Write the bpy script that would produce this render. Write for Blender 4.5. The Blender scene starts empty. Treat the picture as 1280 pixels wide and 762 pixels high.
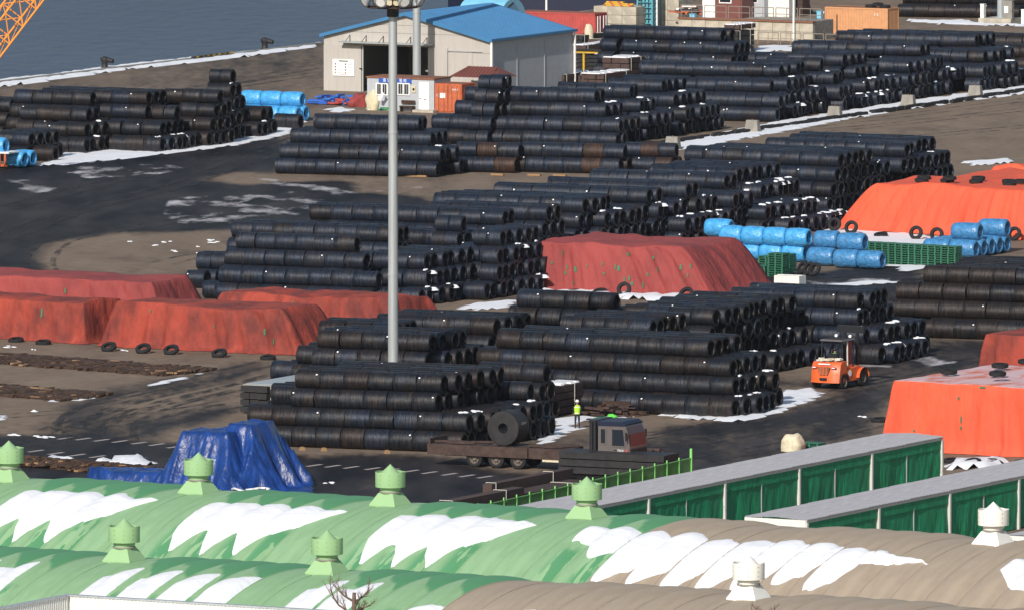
import bpy, bmesh, math, random
from mathutils import Vector, Matrix, noise
from mathutils.bvhtree import BVHTree
random.seed(7)
S = bpy.context.scene
C = S.collection
R = math.radians
# ---------------------------------------------------------------- camera
F = 14500.0; TH = R(4.97); H = 69.1
cam_d = bpy.data.cameras.new('camera'); cam = bpy.data.objects.new('camera', cam_d); C.objects.link(cam)
cam_d.sensor_width = 36; cam_d.sensor_fit = 'HORIZONTAL'; cam_d.lens = F/1280*36
cam_d.clip_start = 5; cam_d.clip_end = 20000
cam.location = (0, 0, H); cam.rotation_euler = (math.pi/2-TH, 0, 0)
S.camera = cam
# ---------------------------------------------------------------- world and sun
SUN_EL = R(31); SUN_DIR = Vector((-0.36, -0.93, 0)).normalized()      # horizontal direction towards the sun
w = bpy.data.worlds.new('World'); S.world = w; w.use_nodes = True
nt = w.node_tree; bg = nt.nodes['Background']
sky = nt.nodes.new('ShaderNodeTexSky'); sky.sky_type = 'NISHITA'; sky.sun_disc = False
sky.sun_elevation = SUN_EL
sky.sun_rotation = math.atan2(SUN_DIR.x, SUN_DIR.y)
sky.air_density = 1.3; sky.dust_density = 1.0
nt.links.new(sky.outputs[0], bg.inputs[0]); bg.inputs[1].default_value = 0.095
sl = bpy.data.lights.new('sun', 'SUN'); sl.energy = 4.7; sl.angle = R(0.5); sl.color = (1, .93, .84)
so = bpy.data.objects.new('sun', sl); C.objects.link(so)
sd = Vector((SUN_DIR.x*math.cos(SUN_EL), SUN_DIR.y*math.cos(SUN_EL), math.sin(SUN_EL)))
so.rotation_euler = sd.to_track_quat('Z', 'Y').to_euler(); so.location = (0, 500, 200)
S.view_settings.view_transform = 'Standard'; S.view_settings.look = 'None'
S.view_settings.exposure = 0.0; S.view_settings.gamma = 1.0
S.cycles.max_bounces = 5; S.cycles.diffuse_bounces = 2; S.cycles.glossy_bounces = 2; S.cycles.transparent_max_bounces = 6
# ---------------------------------------------------------------- frames
AL = R(27.5)
CT, ST = math.cos(TH), math.sin(TH)
def gp(px, py, z=0.0):
    """world point at height z that stands at this place of the yard (measured off the photograph)"""
    dx = (px-640)/F; dy = -(py-381)/F
    d = Vector((dx, CT+dy*ST, -ST+dy*CT)); t = (H-z)/(-d.z)
    return Vector((d.x*t, d.y*t, z))
def proj(P):
    q = P-Vector((0, 0, H)); zc = q.y*CT-q.z*ST; u = q.y*ST+q.z*CT
    return 640+F*q.x/zc, 381-F*u/zc
def sc(px, py): 
    P = gp(px, py); return F/(P.y*CT+H*ST)
AX = Vector((math.cos(AL), -math.sin(AL), 0)); BX = Vector((math.sin(AL), math.cos(AL), 0))
# ---------------------------------------------------------------- materials
MT = {}
def mat(name, col, rough=.7, metal=0., var=0., vscale=3., col2=None, thr=None, bump=0., bscale=8., stretch=(1, 1, 1), alpha=1., spec=.4, coat=0.):
    """procedural material: base colour, second colour by noise, fine bump"""
    m = bpy.data.materials.new(name); m.use_nodes = True; n = m.node_tree.nodes; l = m.node_tree.links
    b = n['Principled BSDF']; b.inputs['Roughness'].default_value = rough; b.inputs['Metallic'].default_value = metal
    b.inputs['Specular IOR Level'].default_value = spec; b.inputs['Base Color'].default_value = (*col, 1)
    if coat: b.inputs['Coat Weight'].default_value = coat
    if alpha < 1: b.inputs['Alpha'].default_value = alpha
    if var or col2 or bump:
        tc = n.new('ShaderNodeTexCoord'); mp = n.new('ShaderNodeMapping'); mp.inputs['Scale'].default_value = stretch
        l.new(tc.outputs['Object'], mp.inputs[0])
    if var or col2:
        ns = n.new('ShaderNodeTexNoise'); ns.inputs['Scale'].default_value = vscale; ns.inputs['Detail'].default_value = 6
        ns.inputs['Roughness'].default_value = .65
        l.new(mp.outputs[0], ns.inputs['Vector']); cr = n.new('ShaderNodeValToRGB')
        c2 = col2 or tuple(min(1, c*(1-var)) for c in col); c1 = col if col2 else tuple(min(1, c*(1+var)) for c in col)
        t = thr or (.35, .65)
        cr.color_ramp.elements[0].position = t[0]; cr.color_ramp.elements[1].position = t[1]
        cr.color_ramp.elements[0].color = (*c2, 1); cr.color_ramp.elements[1].color = (*c1, 1)
        l.new(ns.outputs[0], cr.inputs[0]); l.new(cr.outputs[0], b.inputs['Base Color'])
    if bump:
        nb = n.new('ShaderNodeTexNoise'); nb.inputs['Scale'].default_value = bscale; nb.inputs['Detail'].default_value = 5
        l.new(mp.outputs[0], nb.inputs['Vector']); bp = n.new('ShaderNodeBump'); bp.inputs['Strength'].default_value = 1.0
        bp.inputs['Distance'].default_value = bump; l.new(nb.outputs[0], bp.inputs['Height']); l.new(bp.outputs[0], b.inputs['Normal'])
    MT[name] = m; return m
def coil_mat(name, col, col2, rough, metal, t0=.42, t1=.68):
    """bare wire rod: loops seen as fine lines across the axis (UV: metres along the axis, turns round it)"""
    m = bpy.data.materials.new(name); m.use_nodes = True; n = m.node_tree.nodes; l = m.node_tree.links
    b = n['Principled BSDF']; b.inputs['Roughness'].default_value = rough; b.inputs['Metallic'].default_value = metal
    uv = n.new('ShaderNodeUVMap'); uv.uv_map = 'UVMap'
    mp = n.new('ShaderNodeMapping'); mp.inputs['Scale'].default_value = (9.5, .8, 1); l.new(uv.outputs[0], mp.inputs[0])
    wv = n.new('ShaderNodeTexNoise'); wv.inputs['Scale'].default_value = 1.0; wv.inputs['Detail'].default_value = 4; wv.inputs['Roughness'].default_value = .75; l.new(mp.outputs[0], wv.inputs['Vector'])
    tc = n.new('ShaderNodeTexCoord'); ns = n.new('ShaderNodeTexNoise'); ns.inputs['Scale'].default_value = 1.3; ns.inputs['Detail'].default_value = 5
    ge = n.new('ShaderNodeNewGeometry'); l.new(ge.outputs['Position'], ns.inputs['Vector'])
    cr = n.new('ShaderNodeValToRGB'); cr.color_ramp.elements[0].position = t0; cr.color_ramp.elements[1].position = t1
    cr.color_ramp.elements[0].color = (*col, 1); cr.color_ramp.elements[1].color = (*col2, 1); l.new(ns.outputs[0], cr.inputs[0])
    mx = n.new('ShaderNodeMix'); mx.data_type = 'RGBA'; mx.blend_type = 'MULTIPLY'; mx.inputs['Factor'].default_value = 1.0
    c2 = n.new('ShaderNodeValToRGB'); c2.color_ramp.elements[0].position = .36; c2.color_ramp.elements[1].position = .64
    c2.color_ramp.elements[0].color = (.25, .25, .27, 1); c2.color_ramp.elements[1].color = (1.9, 1.9, 1.9, 1)
    l.new(wv.outputs[0], c2.inputs[0]); l.new(cr.outputs[0], mx.inputs[6]); l.new(c2.outputs[0], mx.inputs[7]); l.new(mx.outputs[2], b.inputs['Base Color'])
    bp = n.new('ShaderNodeBump'); bp.inputs['Distance'].default_value = .05; bp.inputs['Strength'].default_value = 1.
    l.new(wv.outputs[0], bp.inputs['Height']); l.new(bp.outputs[0], b.inputs['Normal'])
    MT[name] = m; return m
coil_mat('wire_dark', (.015, .022, .038), (.026, .026, .032), .46, .4)
coil_mat('wire_mid', (.013, .016, .023), (.028, .022, .021), .46, .4)
coil_mat('wire_brown', (.016, .013, .014), (.026, .018, .016), .5, .35)
coil_mat('wire_rust', (.030, .017, .014), (.052, .025, .016), .6, .2)
mat('snow', (.79, .81, .85), .8, col2=(.73, .75, .80), vscale=.5, thr=(.35, .6), bump=.04, bscale=2.5)
mat('tag_white', (.85, .85, .85), .6)
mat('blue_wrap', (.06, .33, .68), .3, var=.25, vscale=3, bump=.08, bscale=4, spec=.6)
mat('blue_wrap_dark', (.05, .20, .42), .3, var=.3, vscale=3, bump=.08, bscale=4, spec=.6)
mat('wrap_dark', (.02, .025, .04), .6)
mat('tarp_red', (.30, .052, .048), .8, col2=(.19, .034, .034), vscale=.45, thr=(.3, .6), bump=.11, bscale=2.6, stretch=(1, 1, .4))
mat('tarp_redorange', (.33, .050, .030), .8, col2=(.13, .025, .020), vscale=.55, thr=(.36, .62), bump=.11, bscale=2.6, stretch=(1, 1, .5))
mat('tarp_orange', (.72, .105, .045), .75, col2=(.60, .085, .04), vscale=.6, bump=.11, bscale=2.4, stretch=(1, 1, .35))
mat('tarp_snowy', (.58, .16, .10), .7, col2=(.60, .42, .44), vscale=.9, thr=(.47, .62), bump=.04, bscale=2, stretch=(1, .35, 1))
mat('tarp_blue', (.008, .040, .19), .36, var=.3, vscale=1.5, bump=.13, bscale=2.2, spec=.5, stretch=(1, 1, .5))
mat('patch_green', (.05, .17, .09), .8)
mat('rubber', (.012, .012, .014), .8)
mat('warehouse_wall', (.43, .405, .375), .6, var=.06, vscale=1.2, stretch=(3, 3, .3))
mat('warehouse_roof', (.045, .18, .37), .45, var=.06, vscale=.8)
mat('white_paint', (.78, .78, .76), .5, var=.05, vscale=3)
mat('roof_brown2', (.2, .1, .05), .6)
mat('dark_inside', (.008, .010, .018), .8)
mat('galv', (.42, .45, .47), .42, metal=.35, var=.12, vscale=1.5, stretch=(2, 2, .15))
mat('concrete', (.42, .38, .31), .85, var=.22, vscale=.9, bump=.02, bscale=6)
mat('concrete_dark', (.25, .235, .21), .85, var=.2, vscale=2, bump=.02)
mat('office_grey', (.40, .42, .45), .6, var=.06, vscale=2)
mat('rust_orange', (.52, .13, .05), .65, col2=(.34, .08, .04), vscale=2.5, thr=(.3, .6))
mat('container_orange', (.58, .29, .14), .6, var=.1, vscale=2)
mat('container_red', (.42, .07, .06), .6, var=.15, vscale=1.2)
mat('rust_edge', (.22, .09, .05), .8, var=.3, vscale=6)
mat('sign_blue', (.03, .10, .42), .4)
mat('glass_dark', (.015, .02, .03), .08, spec=.8)
mat('roof_brown', (.16, .055, .045), .6)
mat('sack', (.62, .55, .40), .85, var=.15, vscale=5, bump=.05, bscale=5)
mat('steel_rust', (.085, .045, .036), .75, col2=(.045, .034, .034), vscale=2.2, bump=.01)
mat('steel_dark', (.026, .024, .027), .6, metal=.2, var=.3, vscale=2)
mat('steel_brown', (.055, .033, .028), .8, var=.35, vscale=3, bump=.01)
mat('strap', (.72, .70, .62), .5)
mat('yellow', (.62, .38, .03), .6, var=.15, vscale=4)
mat('crane_orange', (.80, .30, .05), .5)
mat('rim_dusty', (.16, .13, .11), .7)
mat('lift_orange', (.66, .12, .03), .4, var=.1, vscale=3, coat=.2)
mat('black_paint', (.015, .016, .02), .45)
mat('cab_silver', (.15, .13, .13), .35, metal=.3, var=.08, vscale=2)
mat('cab_red', (.055, .010, .018), .3)
mat('hivis', (.45, .80, .04), .7)
mat('lime', (.12, .60, .08), .7)
mat('trousers', (.02, .02, .028), .85)
mat('skin', (.45, .26, .18), .6)
mat('helmet_white', (.80, .80, .78), .4)
mat('fence_green', (.22, .58, .16), .5)
mat('net_green', (.16, .42, .08), .8, alpha=.72)
mat('shed_green', (.27, .45, .25), .6, col2=(.225, .385, .205), vscale=1.1, thr=(.36, .62), stretch=(1.6, .3, .6))
mat('shed_beige', (.38, .31, .235), .75, col2=(.32, .26, .20), vscale=1.1, thr=(.36, .64), stretch=(1.6, .3, .6))
mat('vent_green', (.29, .47, .24), .5, var=.05, vscale=2, col2=(.36, .50, .26), thr=(.2, .45))
mat('vent_white', (.80, .79, .74), .5, var=.04, vscale=2)
mat('canopy_top', (.25, .255, .285), .65, var=.16, vscale=1.2, stretch=(4, .4, 1))
mat('curtain', (.014, .30, .13), .7, col2=(.007, .20, .09), vscale=1.3, thr=(.35, .65), stretch=(2.5, 2.5, .5), bump=.05, bscale=3)
mat('post_white', (.58, .56, .53), .6, col2=(.35, .22, .15), vscale=5, thr=(.25, .42))
mat('navy', (.006, .010, .035), .5)
mat('teal', (.10, .34, .42), .5, var=.2, vscale=3)
mat('light_blue', (.20, .52, .72), .45, var=.08, vscale=1)
mat('bark', (.16, .11, .08), .9, var=.3, vscale=8, bump=.02)
mat('timber', (.055, .030, .020), .9, var=.5, vscale=1.5)
mat('timber_light', (.30, .18, .09), .9)
mat('pallet_green', (.035, .17, .10), .6, var=.15, vscale=3)
mat('white_metal', (.72, .72, .68), .5, var=.04, vscale=3)
mat('marking', (.36, .31, .30), .8, var=.25, vscale=5)
mat('beige_tarp', (.60, .53, .36), .8, var=.1, vscale=3)
mat('machine_blue', (.03, .14, .50), .5)
mat('rail_grey', (.24, .20, .17), .6)
# ---------------------------------------------------------------- mesh helper
class MB:
    def __init__(s): s.v = []; s.f = []; s.mi = []; s.uv = None
    def add(s, vs, fs, mi=0, M=None):
        o = len(s.v)
        s.v += [tuple(M @ Vector(p)) if M else tuple(p) for p in vs]
        s.f += [tuple(i+o for i in f) for f in fs]; s.mi += [mi]*len(fs); return s
    def box(s, c, d, rz=0, mi=0, taper=None, M=None):
        x, y, z = d[0]/2, d[1]/2, d[2]/2; tx, ty = taper or (1, 1)
        vs = [(-x, -y, -z), (x, -y, -z), (x, y, -z), (-x, y, -z), (-x*tx, -y*ty, z), (x*tx, -y*ty, z), (x*tx, y*ty, z), (-x*tx, y*ty, z)]
        m = Matrix.Translation(c) @ Matrix.Rotation(rz, 4, 'Z')
        if M: m = M @ m
        return s.add(vs, [(0, 3, 2, 1), (4, 5, 6, 7), (0, 1, 5, 4), (1, 2, 6, 5), (2, 3, 7, 6), (3, 0, 4, 7)], mi, m)
    def cyl(s, p0, p1, r0, r1=None, seg=10, mi=0, caps=True):
        r1 = r0 if r1 is None else r1; p0 = Vector(p0); p1 = Vector(p1); d = (p1-p0)
        q = d.to_track_quat('Z', 'Y'); vs = []
        for p, r in ((p0, r0), (p1, r1)):
            for i in range(seg):
                a = 2*math.pi*i/seg; vs.append(p+q @ Vector((math.cos(a)*r, math.sin(a)*r, 0)))
        fs = [(i, (i+1) % seg, seg+(i+1) % seg, seg+i) for i in range(seg)]
        if caps: fs += [tuple(range(seg-1, -1, -1)), tuple(range(seg, 2*seg))]
        return s.add(vs, fs, mi)
    def bar(s, p0, p1, wd=.06, mi=0): return s.cyl(p0, p1, wd*.62, seg=4, mi=mi)
    def lathe(s, prof, seg=20, M=None, mi=0, closed=False):
        vs = []; n = len(prof)
        for r, z in prof:
            for i in range(seg):
                a = 2*math.pi*i/seg; vs.append((math.cos(a)*r, math.sin(a)*r, z))
        fs = []
        for k in range(n if closed else n-1):
            k2 = (k+1) % n
            for i in range(seg):
                j = (i+1) % seg; fs.append((k*seg+i, k*seg+j, k2*seg+j, k2*seg+i))
        return s.add(vs, fs, mi, M)
    def poly(s, pts, z0, z1, mi=0, M=None):
        n = len(pts); vs = [(x, y, z0) for x, y in pts]+[(x, y, z1) for x, y in pts]
        fs = [tuple(range(n-1, -1, -1)), tuple(range(n, 2*n))]+[(i, (i+1) % n, n+(i+1) % n, n+i) for i in range(n)]
        return s.add(vs, fs, mi, M)
    def prism_y(s, pts, y0, y1, mi=0):
        """outline in x,z pulled along y"""
        n = len(pts); vs = [(x, y0, z) for x, z in pts]+[(x, y1, z) for x, z in pts]
        fs = [tuple(range(n)), tuple(range(2*n-1, n-1, -1))]+[((i+1) % n, i, n+i, n+(i+1) % n) for i in range(n)]
        return s.add(vs, fs, mi)
    def mesh(s, name, mats, smooth=False):
        me = bpy.data.meshes.new(name); me.from_pydata(s.v, [], s.f)
        for m in mats: me.materials.append(MT[m])
        if len(mats) > 1: me.polygons.foreach_set('material_index', s.mi)
        if smooth is True: me.polygons.foreach_set('use_smooth', [True]*len(s.f))
        elif smooth:
            me.polygons.foreach_set('use_smooth', [True]*len(s.f)); me.set_sharp_from_angle(angle=R(smooth))
        me.update(); return me
    def build(s, name, mats, parent=None, smooth=False, loc=None, rz=0):
        if isinstance(mats, str): mats = [mats]
        return link(name, s.mesh(name, mats, smooth), parent, loc, rz)
def link(name, me, parent=None, loc=None, rz=0):
    o = bpy.data.objects.new(name, me); C.objects.link(o)
    if parent: o.parent = parent
    if loc is not None: o.location = loc
    if rz: o.rotation_euler = (0, 0, rz)
    return o
def tag(o, label, cat, group=None):
    o['label'] = label; o['category'] = cat
    if group: o['group'] = group
    return o
def thing(name, label, cat, loc=(0, 0, 0), rz=0, group=None):
    o = bpy.data.objects.new(name, None); C.objects.link(o); o.location = loc; o.rotation_euler = (0, 0, rz)
    o.empty_display_size = .3
    return tag(o, label, cat, group)
def copy_tree(o, parent=None):
    c = o.copy(); C.objects.link(c); c.parent = parent
    for ch in o.children: copy_tree(ch, c)
    return c
def struct(o): o['kind'] = 'structure'; return o
def stuff(o, label=None, cat=None):
    o['kind'] = 'stuff'
    if label: tag(o, label, cat)
    return o
def text_mesh(txt, size, mt):
    cu = bpy.data.curves.new('writing', 'FONT'); cu.body = txt; cu.size = size; cu.align_x = 'CENTER'; cu.align_y = 'CENTER'
    cu.resolution_u = 2
    o = bpy.data.objects.new('writing', cu); C.objects.link(o)
    dg = bpy.context.evaluated_depsgraph_get(); me = bpy.data.meshes.new_from_object(o.evaluated_get(dg))
    bpy.data.objects.remove(o); me.materials.clear(); me.materials.append(MT[mt]); return me
def nz(x, y=0., z=0.): return noise.noise(Vector((x, y, z)))
def inpoly(x, y, P):
    r = False; n = len(P); j = n-1
    for i in range(n):
        if (P[i][1] > y) != (P[j][1] > y) and x < (P[j][0]-P[i][0])*(y-P[i][1])/(P[j][1]-P[i][1])+P[i][0]: r = not r
        j = i
    return r
ORD = ['', 'first', 'second', 'third', 'fourth', 'fifth', 'sixth', 'seventh', 'eighth', 'ninth', 'tenth', 'eleventh', 'twelfth', 'thirteenth',
       'fourteenth', 'fifteenth', 'sixteenth', 'seventeenth', 'eighteenth', 'nineteenth', 'twentieth']
def ordn(i):
    if i < len(ORD): return ORD[i]
    t = i//10; u = i % 10
    return {2: 'twenty', 3: 'thirty', 4: 'forty', 5: 'fifty', 6: 'sixty'}[t]+('-'+ORD[u] if u else 'th').replace('tyth', 'tieth')
# ================================================================ ground, quay and water
QP = gp(0, 104); QN = Vector((-AX.x, -AX.y, 0))               # a point of the quay edge, and the direction towards the water
wetR = [([(-60, 30), (800, 0), (420, 60), (410, 140), (300, 160), (-60, 190)], .33),  # darker wet asphalt (outlines as seen; the values are wetness)
 ([(-60, 206), (60, 205), (200, 188), (345, 166), (352, 186), (345, 220), (300, 214), (250, 222), (300, 232), (440, 225), (430, 236), (520, 245), (545, 258), (420, 262), (390, 282), (340, 284), (240, 290), (150, 291), (60, 305), (45, 325), (55, 345), (-60, 345)], 1.),
 ([(-60, 545), (120, 545), (240, 556), (400, 572), (520, 566), (640, 590), (880, 600), (860, 700), (-60, 700)], .85),
 ([(100, 545), (70, 520), (110, 490), (200, 475), (330, 450), (345, 462), (230, 490), (150, 505), (130, 530), (150, 548)], .6),
 ([(150, 548), (160, 520), (240, 502), (330, 478), (330, 484), (250, 510), (200, 545)], .45),
 ([(160, 533), (230, 518), (300, 500), (310, 510), (220, 530)], .8),
 ([(820, 440), (1010, 480), (1160, 430), (1280, 425), (1280, 445), (1110, 478), (1100, 545), (1010, 560), (860, 620), (700, 590), (820, 545), (980, 512), (1040, 486), (960, 480)], .68),
 ([(940, 345), (1110, 330), (1165, 325), (1150, 356), (1120, 392), (1100, 380), (940, 372)], .9),
 ([(640, 545), (760, 535), (850, 530), (820, 560), (640, 575)], .35),
 ([(230, 150), (400, 140), (760, 178), (600, 200), (540, 224), (400, 220), (350, 200)], .35),
 ([(1130, 415), (1240, 425), (1280, 430), (1280, 500), (1100, 500)], .5),
 ([(60, 292), (45, 330), (70, 345), (40, 345), (20, 330), (35, 295)], .9), ([(260, 300), (345, 292), (345, 298), (280, 306)], .5), ([(180, 345), (330, 330), (330, 336), (200, 352)], .3),
 ([(610, 372), (650, 368), (660, 378), (600, 384)], .6), ([(830, 530), (1000, 520), (1080, 500), (1100, 506), (980, 530), (830, 545)], 1.),
 ([(860, 130), (960, 118), (960, 122), (880, 136)], .25),
]
slushR = [[(-60, 222), (50, 224), (100, 232), (60, 246), (-60, 246)], [(70, 208), (240, 202), (235, 214), (120, 228), (75, 220)], [(200, 240), (345, 240), (345, 284), (215, 284), (185, 262)],
          [(340, 240), (420, 235), (425, 260), (395, 275), (345, 272)], [(430, 232), (530, 228), (545, 236), (430, 244)], [(300, 218), (440, 232), (420, 240), (300, 232)],
          [(980, 350), (1110, 342), (1160, 338), (1160, 352), (1060, 362), (990, 360)], [(1060, 440), (1200, 440), (1210, 452), (1150, 462), (1060, 462)], [(1010, 478), (1060, 480), (1050, 492), (1010, 492)],
          [(590, 374), (650, 372), (640, 386), (560, 386)], [(640, 545), (700, 545), (700, 556), (640, 556)]]
def build_ground():
    xs = [-2500, -900, -300, -120]+[-64+i*.64 for i in range(201)]+[120, 300, 900, 2500]
    ys = [-300, 0, 300, 500]+[560+i*1.25 for i in range(440)]+[1200, 1500, 2500, 6000]
    me = bpy.data.meshes.new('ground'); vs = [(x, y, 0) for y in ys for x in xs]; nx = len(xs)
    fs = [(j*nx+i, j*nx+i+1, (j+1)*nx+i+1, (j+1)*nx+i) for j in range(len(ys)-1) for i in range(nx-1)]
    me.from_pydata(vs, [], fs)
    bm = bmesh.new(); bm.from_mesh(me)
    bmesh.ops.bisect_plane(bm, geom=bm.verts[:]+bm.edges[:]+bm.faces[:], plane_co=QP, plane_no=QN, clear_outer=True)
    bm.to_mesh(me); bm.free()
    wet = []; slu = []
    bb = [(min(p[0] for p in P), max(p[0] for p in P), min(p[1] for p in P), max(p[1] for p in P)) for P, _ in wetR]
    bs = [(min(p[0] for p in P), max(p[0] for p in P), min(p[1] for p in P), max(p[1] for p in P)) for P in slushR]
    for v in me.vertices:
        if v.co.y < 100: wet.append(0.); slu.append(0.); continue
        x, y = proj(v.co); x += 10*nz(v.co.x*.25, v.co.y*.06, 3); y += 5*nz(v.co.x*.2, v.co.y*.05, 9)
        a = .0
        for (P, k), b in zip(wetR, bb):
            if b[0] <= x <= b[1] and b[2] <= y <= b[3] and inpoly(x, y, P): a = max(a, k)
        s = 0.
        for P, b in zip(slushR, bs):
            if b[0] <= x <= b[1] and b[2] <= y <= b[3] and inpoly(x, y, P): s = 1.
        wet.append(a); slu.append(s)
    adj = [[] for _ in wet]
    for e in me.edges: a, b = e.vertices; adj[a].append(b); adj[b].append(a)
    for _ in range(5): wet = [(wet[i]*2+sum(wet[k] for k in A))/(2+len(A)) for i, A in enumerate(adj)]
    for _ in range(2): slu = [(slu[i]*2+sum(slu[k] for k in A))/(2+len(A)) for i, A in enumerate(adj)]
    for nm, arr in (('wet', wet), ('slush', slu)):
        at = me.attributes.new(nm, 'FLOAT', 'POINT'); at.data.foreach_set('value', arr)
    m = bpy.data.materials.new('asphalt'); m.use_nodes = True; n = m.node_tree.nodes; l = m.node_tree.links; b = n['Principled BSDF']
    tc = n.new('ShaderNodeTexCoord')
    def N(scale, det, st=(1, 1, 1)):
        mp = n.new('ShaderNodeMapping'); mp.inputs['Scale'].default_value = st; l.new(tc.outputs['Object'], mp.inputs[0])
        q = n.new('ShaderNodeTexNoise'); q.inputs['Scale'].default_value = scale; q.inputs['Detail'].default_value = det; q.inputs['Roughness'].default_value = .6
        l.new(mp.outputs[0], q.inputs['Vector']); return q.outputs[0]
    def math_(op, a, c):
        q = n.new('ShaderNodeMath'); q.operation = op; q.use_clamp = False
        for i, t in enumerate((a, c)):
            if hasattr(t, 'links'): l.new(t, q.inputs[i])
            else: q.inputs[i].default_value = t
        return q.outputs[0]
    def ramp(v, p0, p1, c0, c1):
        q = n.new('ShaderNodeValToRGB'); q.color_ramp.elements[0].position = p0; q.color_ramp.elements[1].position = p1
        q.color_ramp.elements[0].color = (*c0, 1); q.color_ramp.elements[1].color = (*c1, 1); l.new(v, q.inputs[0]); return q.outputs[0]
    def mixc(f, a, c):
        q = n.new('ShaderNodeMix'); q.data_type = 'RGBA'; l.new(f, q.inputs[0]); l.new(a, q.inputs[6]); l.new(c, q.inputs[7]); return q.outputs[2]
    aw = n.new('ShaderNodeAttribute'); aw.attribute_name = 'wet'; asl = n.new('ShaderNodeAttribute'); asl.attribute_name = 'slush'
    big = N(.05, 5, (1, .35, 1)); fine = N(1.1, 6); tracks = N(.5, 4, (.9, .12, 1))
    fine2 = math_('ADD', math_('MULTIPLY', fine, .5), math_('MULTIPLY', N(.22, 7, (1, .5, 1)), .5)); dry = ramp(fine2, .34, .66, (.148, .112, .086), (.245, .188, .142))
    wetc = ramp(N(.35, 8, (.9, .22, 1)), .36, .66, (.009, .009, .012), (.040, .036, .038))
    wf = math_('ADD', aw.outputs['Fac'], math_('MULTIPLY', math_('SUBTRACT', big, .55), .7))
    wf = math_('ADD', wf, math_('MULTIPLY', math_('SUBTRACT', tracks, .5), .8))
    wf = math_('ADD', wf, math_('MULTIPLY', math_('SUBTRACT', N(1.3, 8, (1, .4, 1)), .5), .7))
    wfr = n.new('ShaderNodeMapRange'); wfr.interpolation_type = 'SMOOTHSTEP'; wfr.inputs[1].default_value = .0; wfr.inputs[2].default_value = .75; l.new(wf, wfr.inputs[0])
    col = mixc(wfr.outputs[0], dry, wetc)
    oil = ramp(N(.16, 4, (1, .4, 1)), .56, .70, (1, 1, 1), (.72, .72, .74))
    mm = n.new('ShaderNodeMix'); mm.data_type = 'RGBA'; mm.blend_type = 'MULTIPLY'; mm.inputs[0].default_value = 1; l.new(col, mm.inputs[6]); l.new(oil, mm.inputs[7])
    # trodden snow and slush left in streaks
    st = N(.42, 9, (.75, .30, 1)); sf = math_('MULTIPLY', asl.outputs['Fac'], 1.0)
    sv = math_('ADD', math_('MULTIPLY', math_('SUBTRACT', sf, 1.0), 1.0), st)
    sr = n.new('ShaderNodeMapRange'); sr.inputs[1].default_value = .50; sr.inputs[2].default_value = .64; sr.inputs[4].default_value = .9; l.new(sv, sr.inputs[0])
    snowc = n.new('ShaderNodeRGB'); snowc.outputs[0].default_value = (.52, .50, .53, 1)
    out = mixc(sr.outputs[0], mm.outputs[2], snowc.outputs[0])
    l.new(out, b.inputs['Base Color'])
    rr = n.new('ShaderNodeMapRange'); rr.inputs[3].default_value = .85; rr.inputs[4].default_value = .65; l.new(wfr.outputs[0], rr.inputs[0]); l.new(rr.outputs[0], b.inputs['Roughness'])
    b.inputs['Specular IOR Level'].default_value = .08
    bp = n.new('ShaderNodeBump'); bp.inputs['Distance'].default_value = .01; l.new(fine, bp.inputs['Height']); l.new(bp.outputs[0], b.inputs['Normal'])
    MT['asphalt'] = m; me.materials.append(m)
    struct(link('ground', me))
build_ground()
# water
def build_water():
    m = bpy.data.materials.new('sea'); m.use_nodes = True; n = m.node_tree.nodes; l = m.node_tree.links; b = n['Principled BSDF']
    tc = n.new('ShaderNodeTexCoord'); mp = n.new('ShaderNodeMapping'); mp.inputs['Scale'].default_value = (.5, .22, 1); mp.inputs['Rotation'].default_value = (0, 0, .2)
    l.new(tc.outputs['Object'], mp.inputs[0]); ns = n.new('ShaderNodeTexNoise'); ns.inputs['Scale'].default_value = 1.; ns.inputs['Detail'].default_value = 6
    l.new(mp.outputs[0], ns.inputs['Vector']); bp = n.new('ShaderNodeBump'); bp.inputs['Distance'].default_value = .6; bp.inputs['Strength'].default_value = .7
    l.new(ns.outputs[0], bp.inputs['Height']); l.new(bp.outputs[0], b.inputs['Normal'])
    cr = n.new('ShaderNodeValToRGB'); cr.color_ramp.elements[0].color = (.030, .048, .090, 1); cr.color_ramp.elements[1].color = (.048, .070, .122, 1)
    cr.color_ramp.elements[0].position = .3; cr.color_ramp.elements[1].position = .7
    m2 = n.new('ShaderNodeMapping'); m2.inputs['Scale'].default_value = (.03, .008, 1); l.new(tc.outputs['Object'], m2.inputs[0]); n2 = n.new('ShaderNodeTexNoise'); n2.inputs['Scale'].default_value = 1.; n2.inputs['Detail'].default_value = 5; l.new(m2.outputs[0], n2.inputs['Vector'])
    av = n.new('ShaderNodeMath'); av.operation = 'MULTIPLY_ADD'; l.new(n2.outputs[0], av.inputs[0]); av.inputs[1].default_value = .7; hf = n.new('ShaderNodeMath'); hf.operation = 'MULTIPLY'; hf.inputs[1].default_value = .35; l.new(ns.outputs[0], hf.inputs[0]); l.new(hf.outputs[0], av.inputs[2])
    l.new(av.outputs[0], cr.inputs[0]); l.new(cr.outputs[0], b.inputs['Base Color']); b.inputs['Roughness'].default_value = .4; b.inputs['Specular IOR Level'].default_value = .10
    MT['sea'] = m
    q = MB(); q.add([(-5000, -500, -2.2), (5000, -500, -2.2), (5000, 7500, -2.2), (-5000, 7500, -2.2)], [(0, 1, 2, 3)]); struct(q.build('water', 'sea'))
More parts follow.
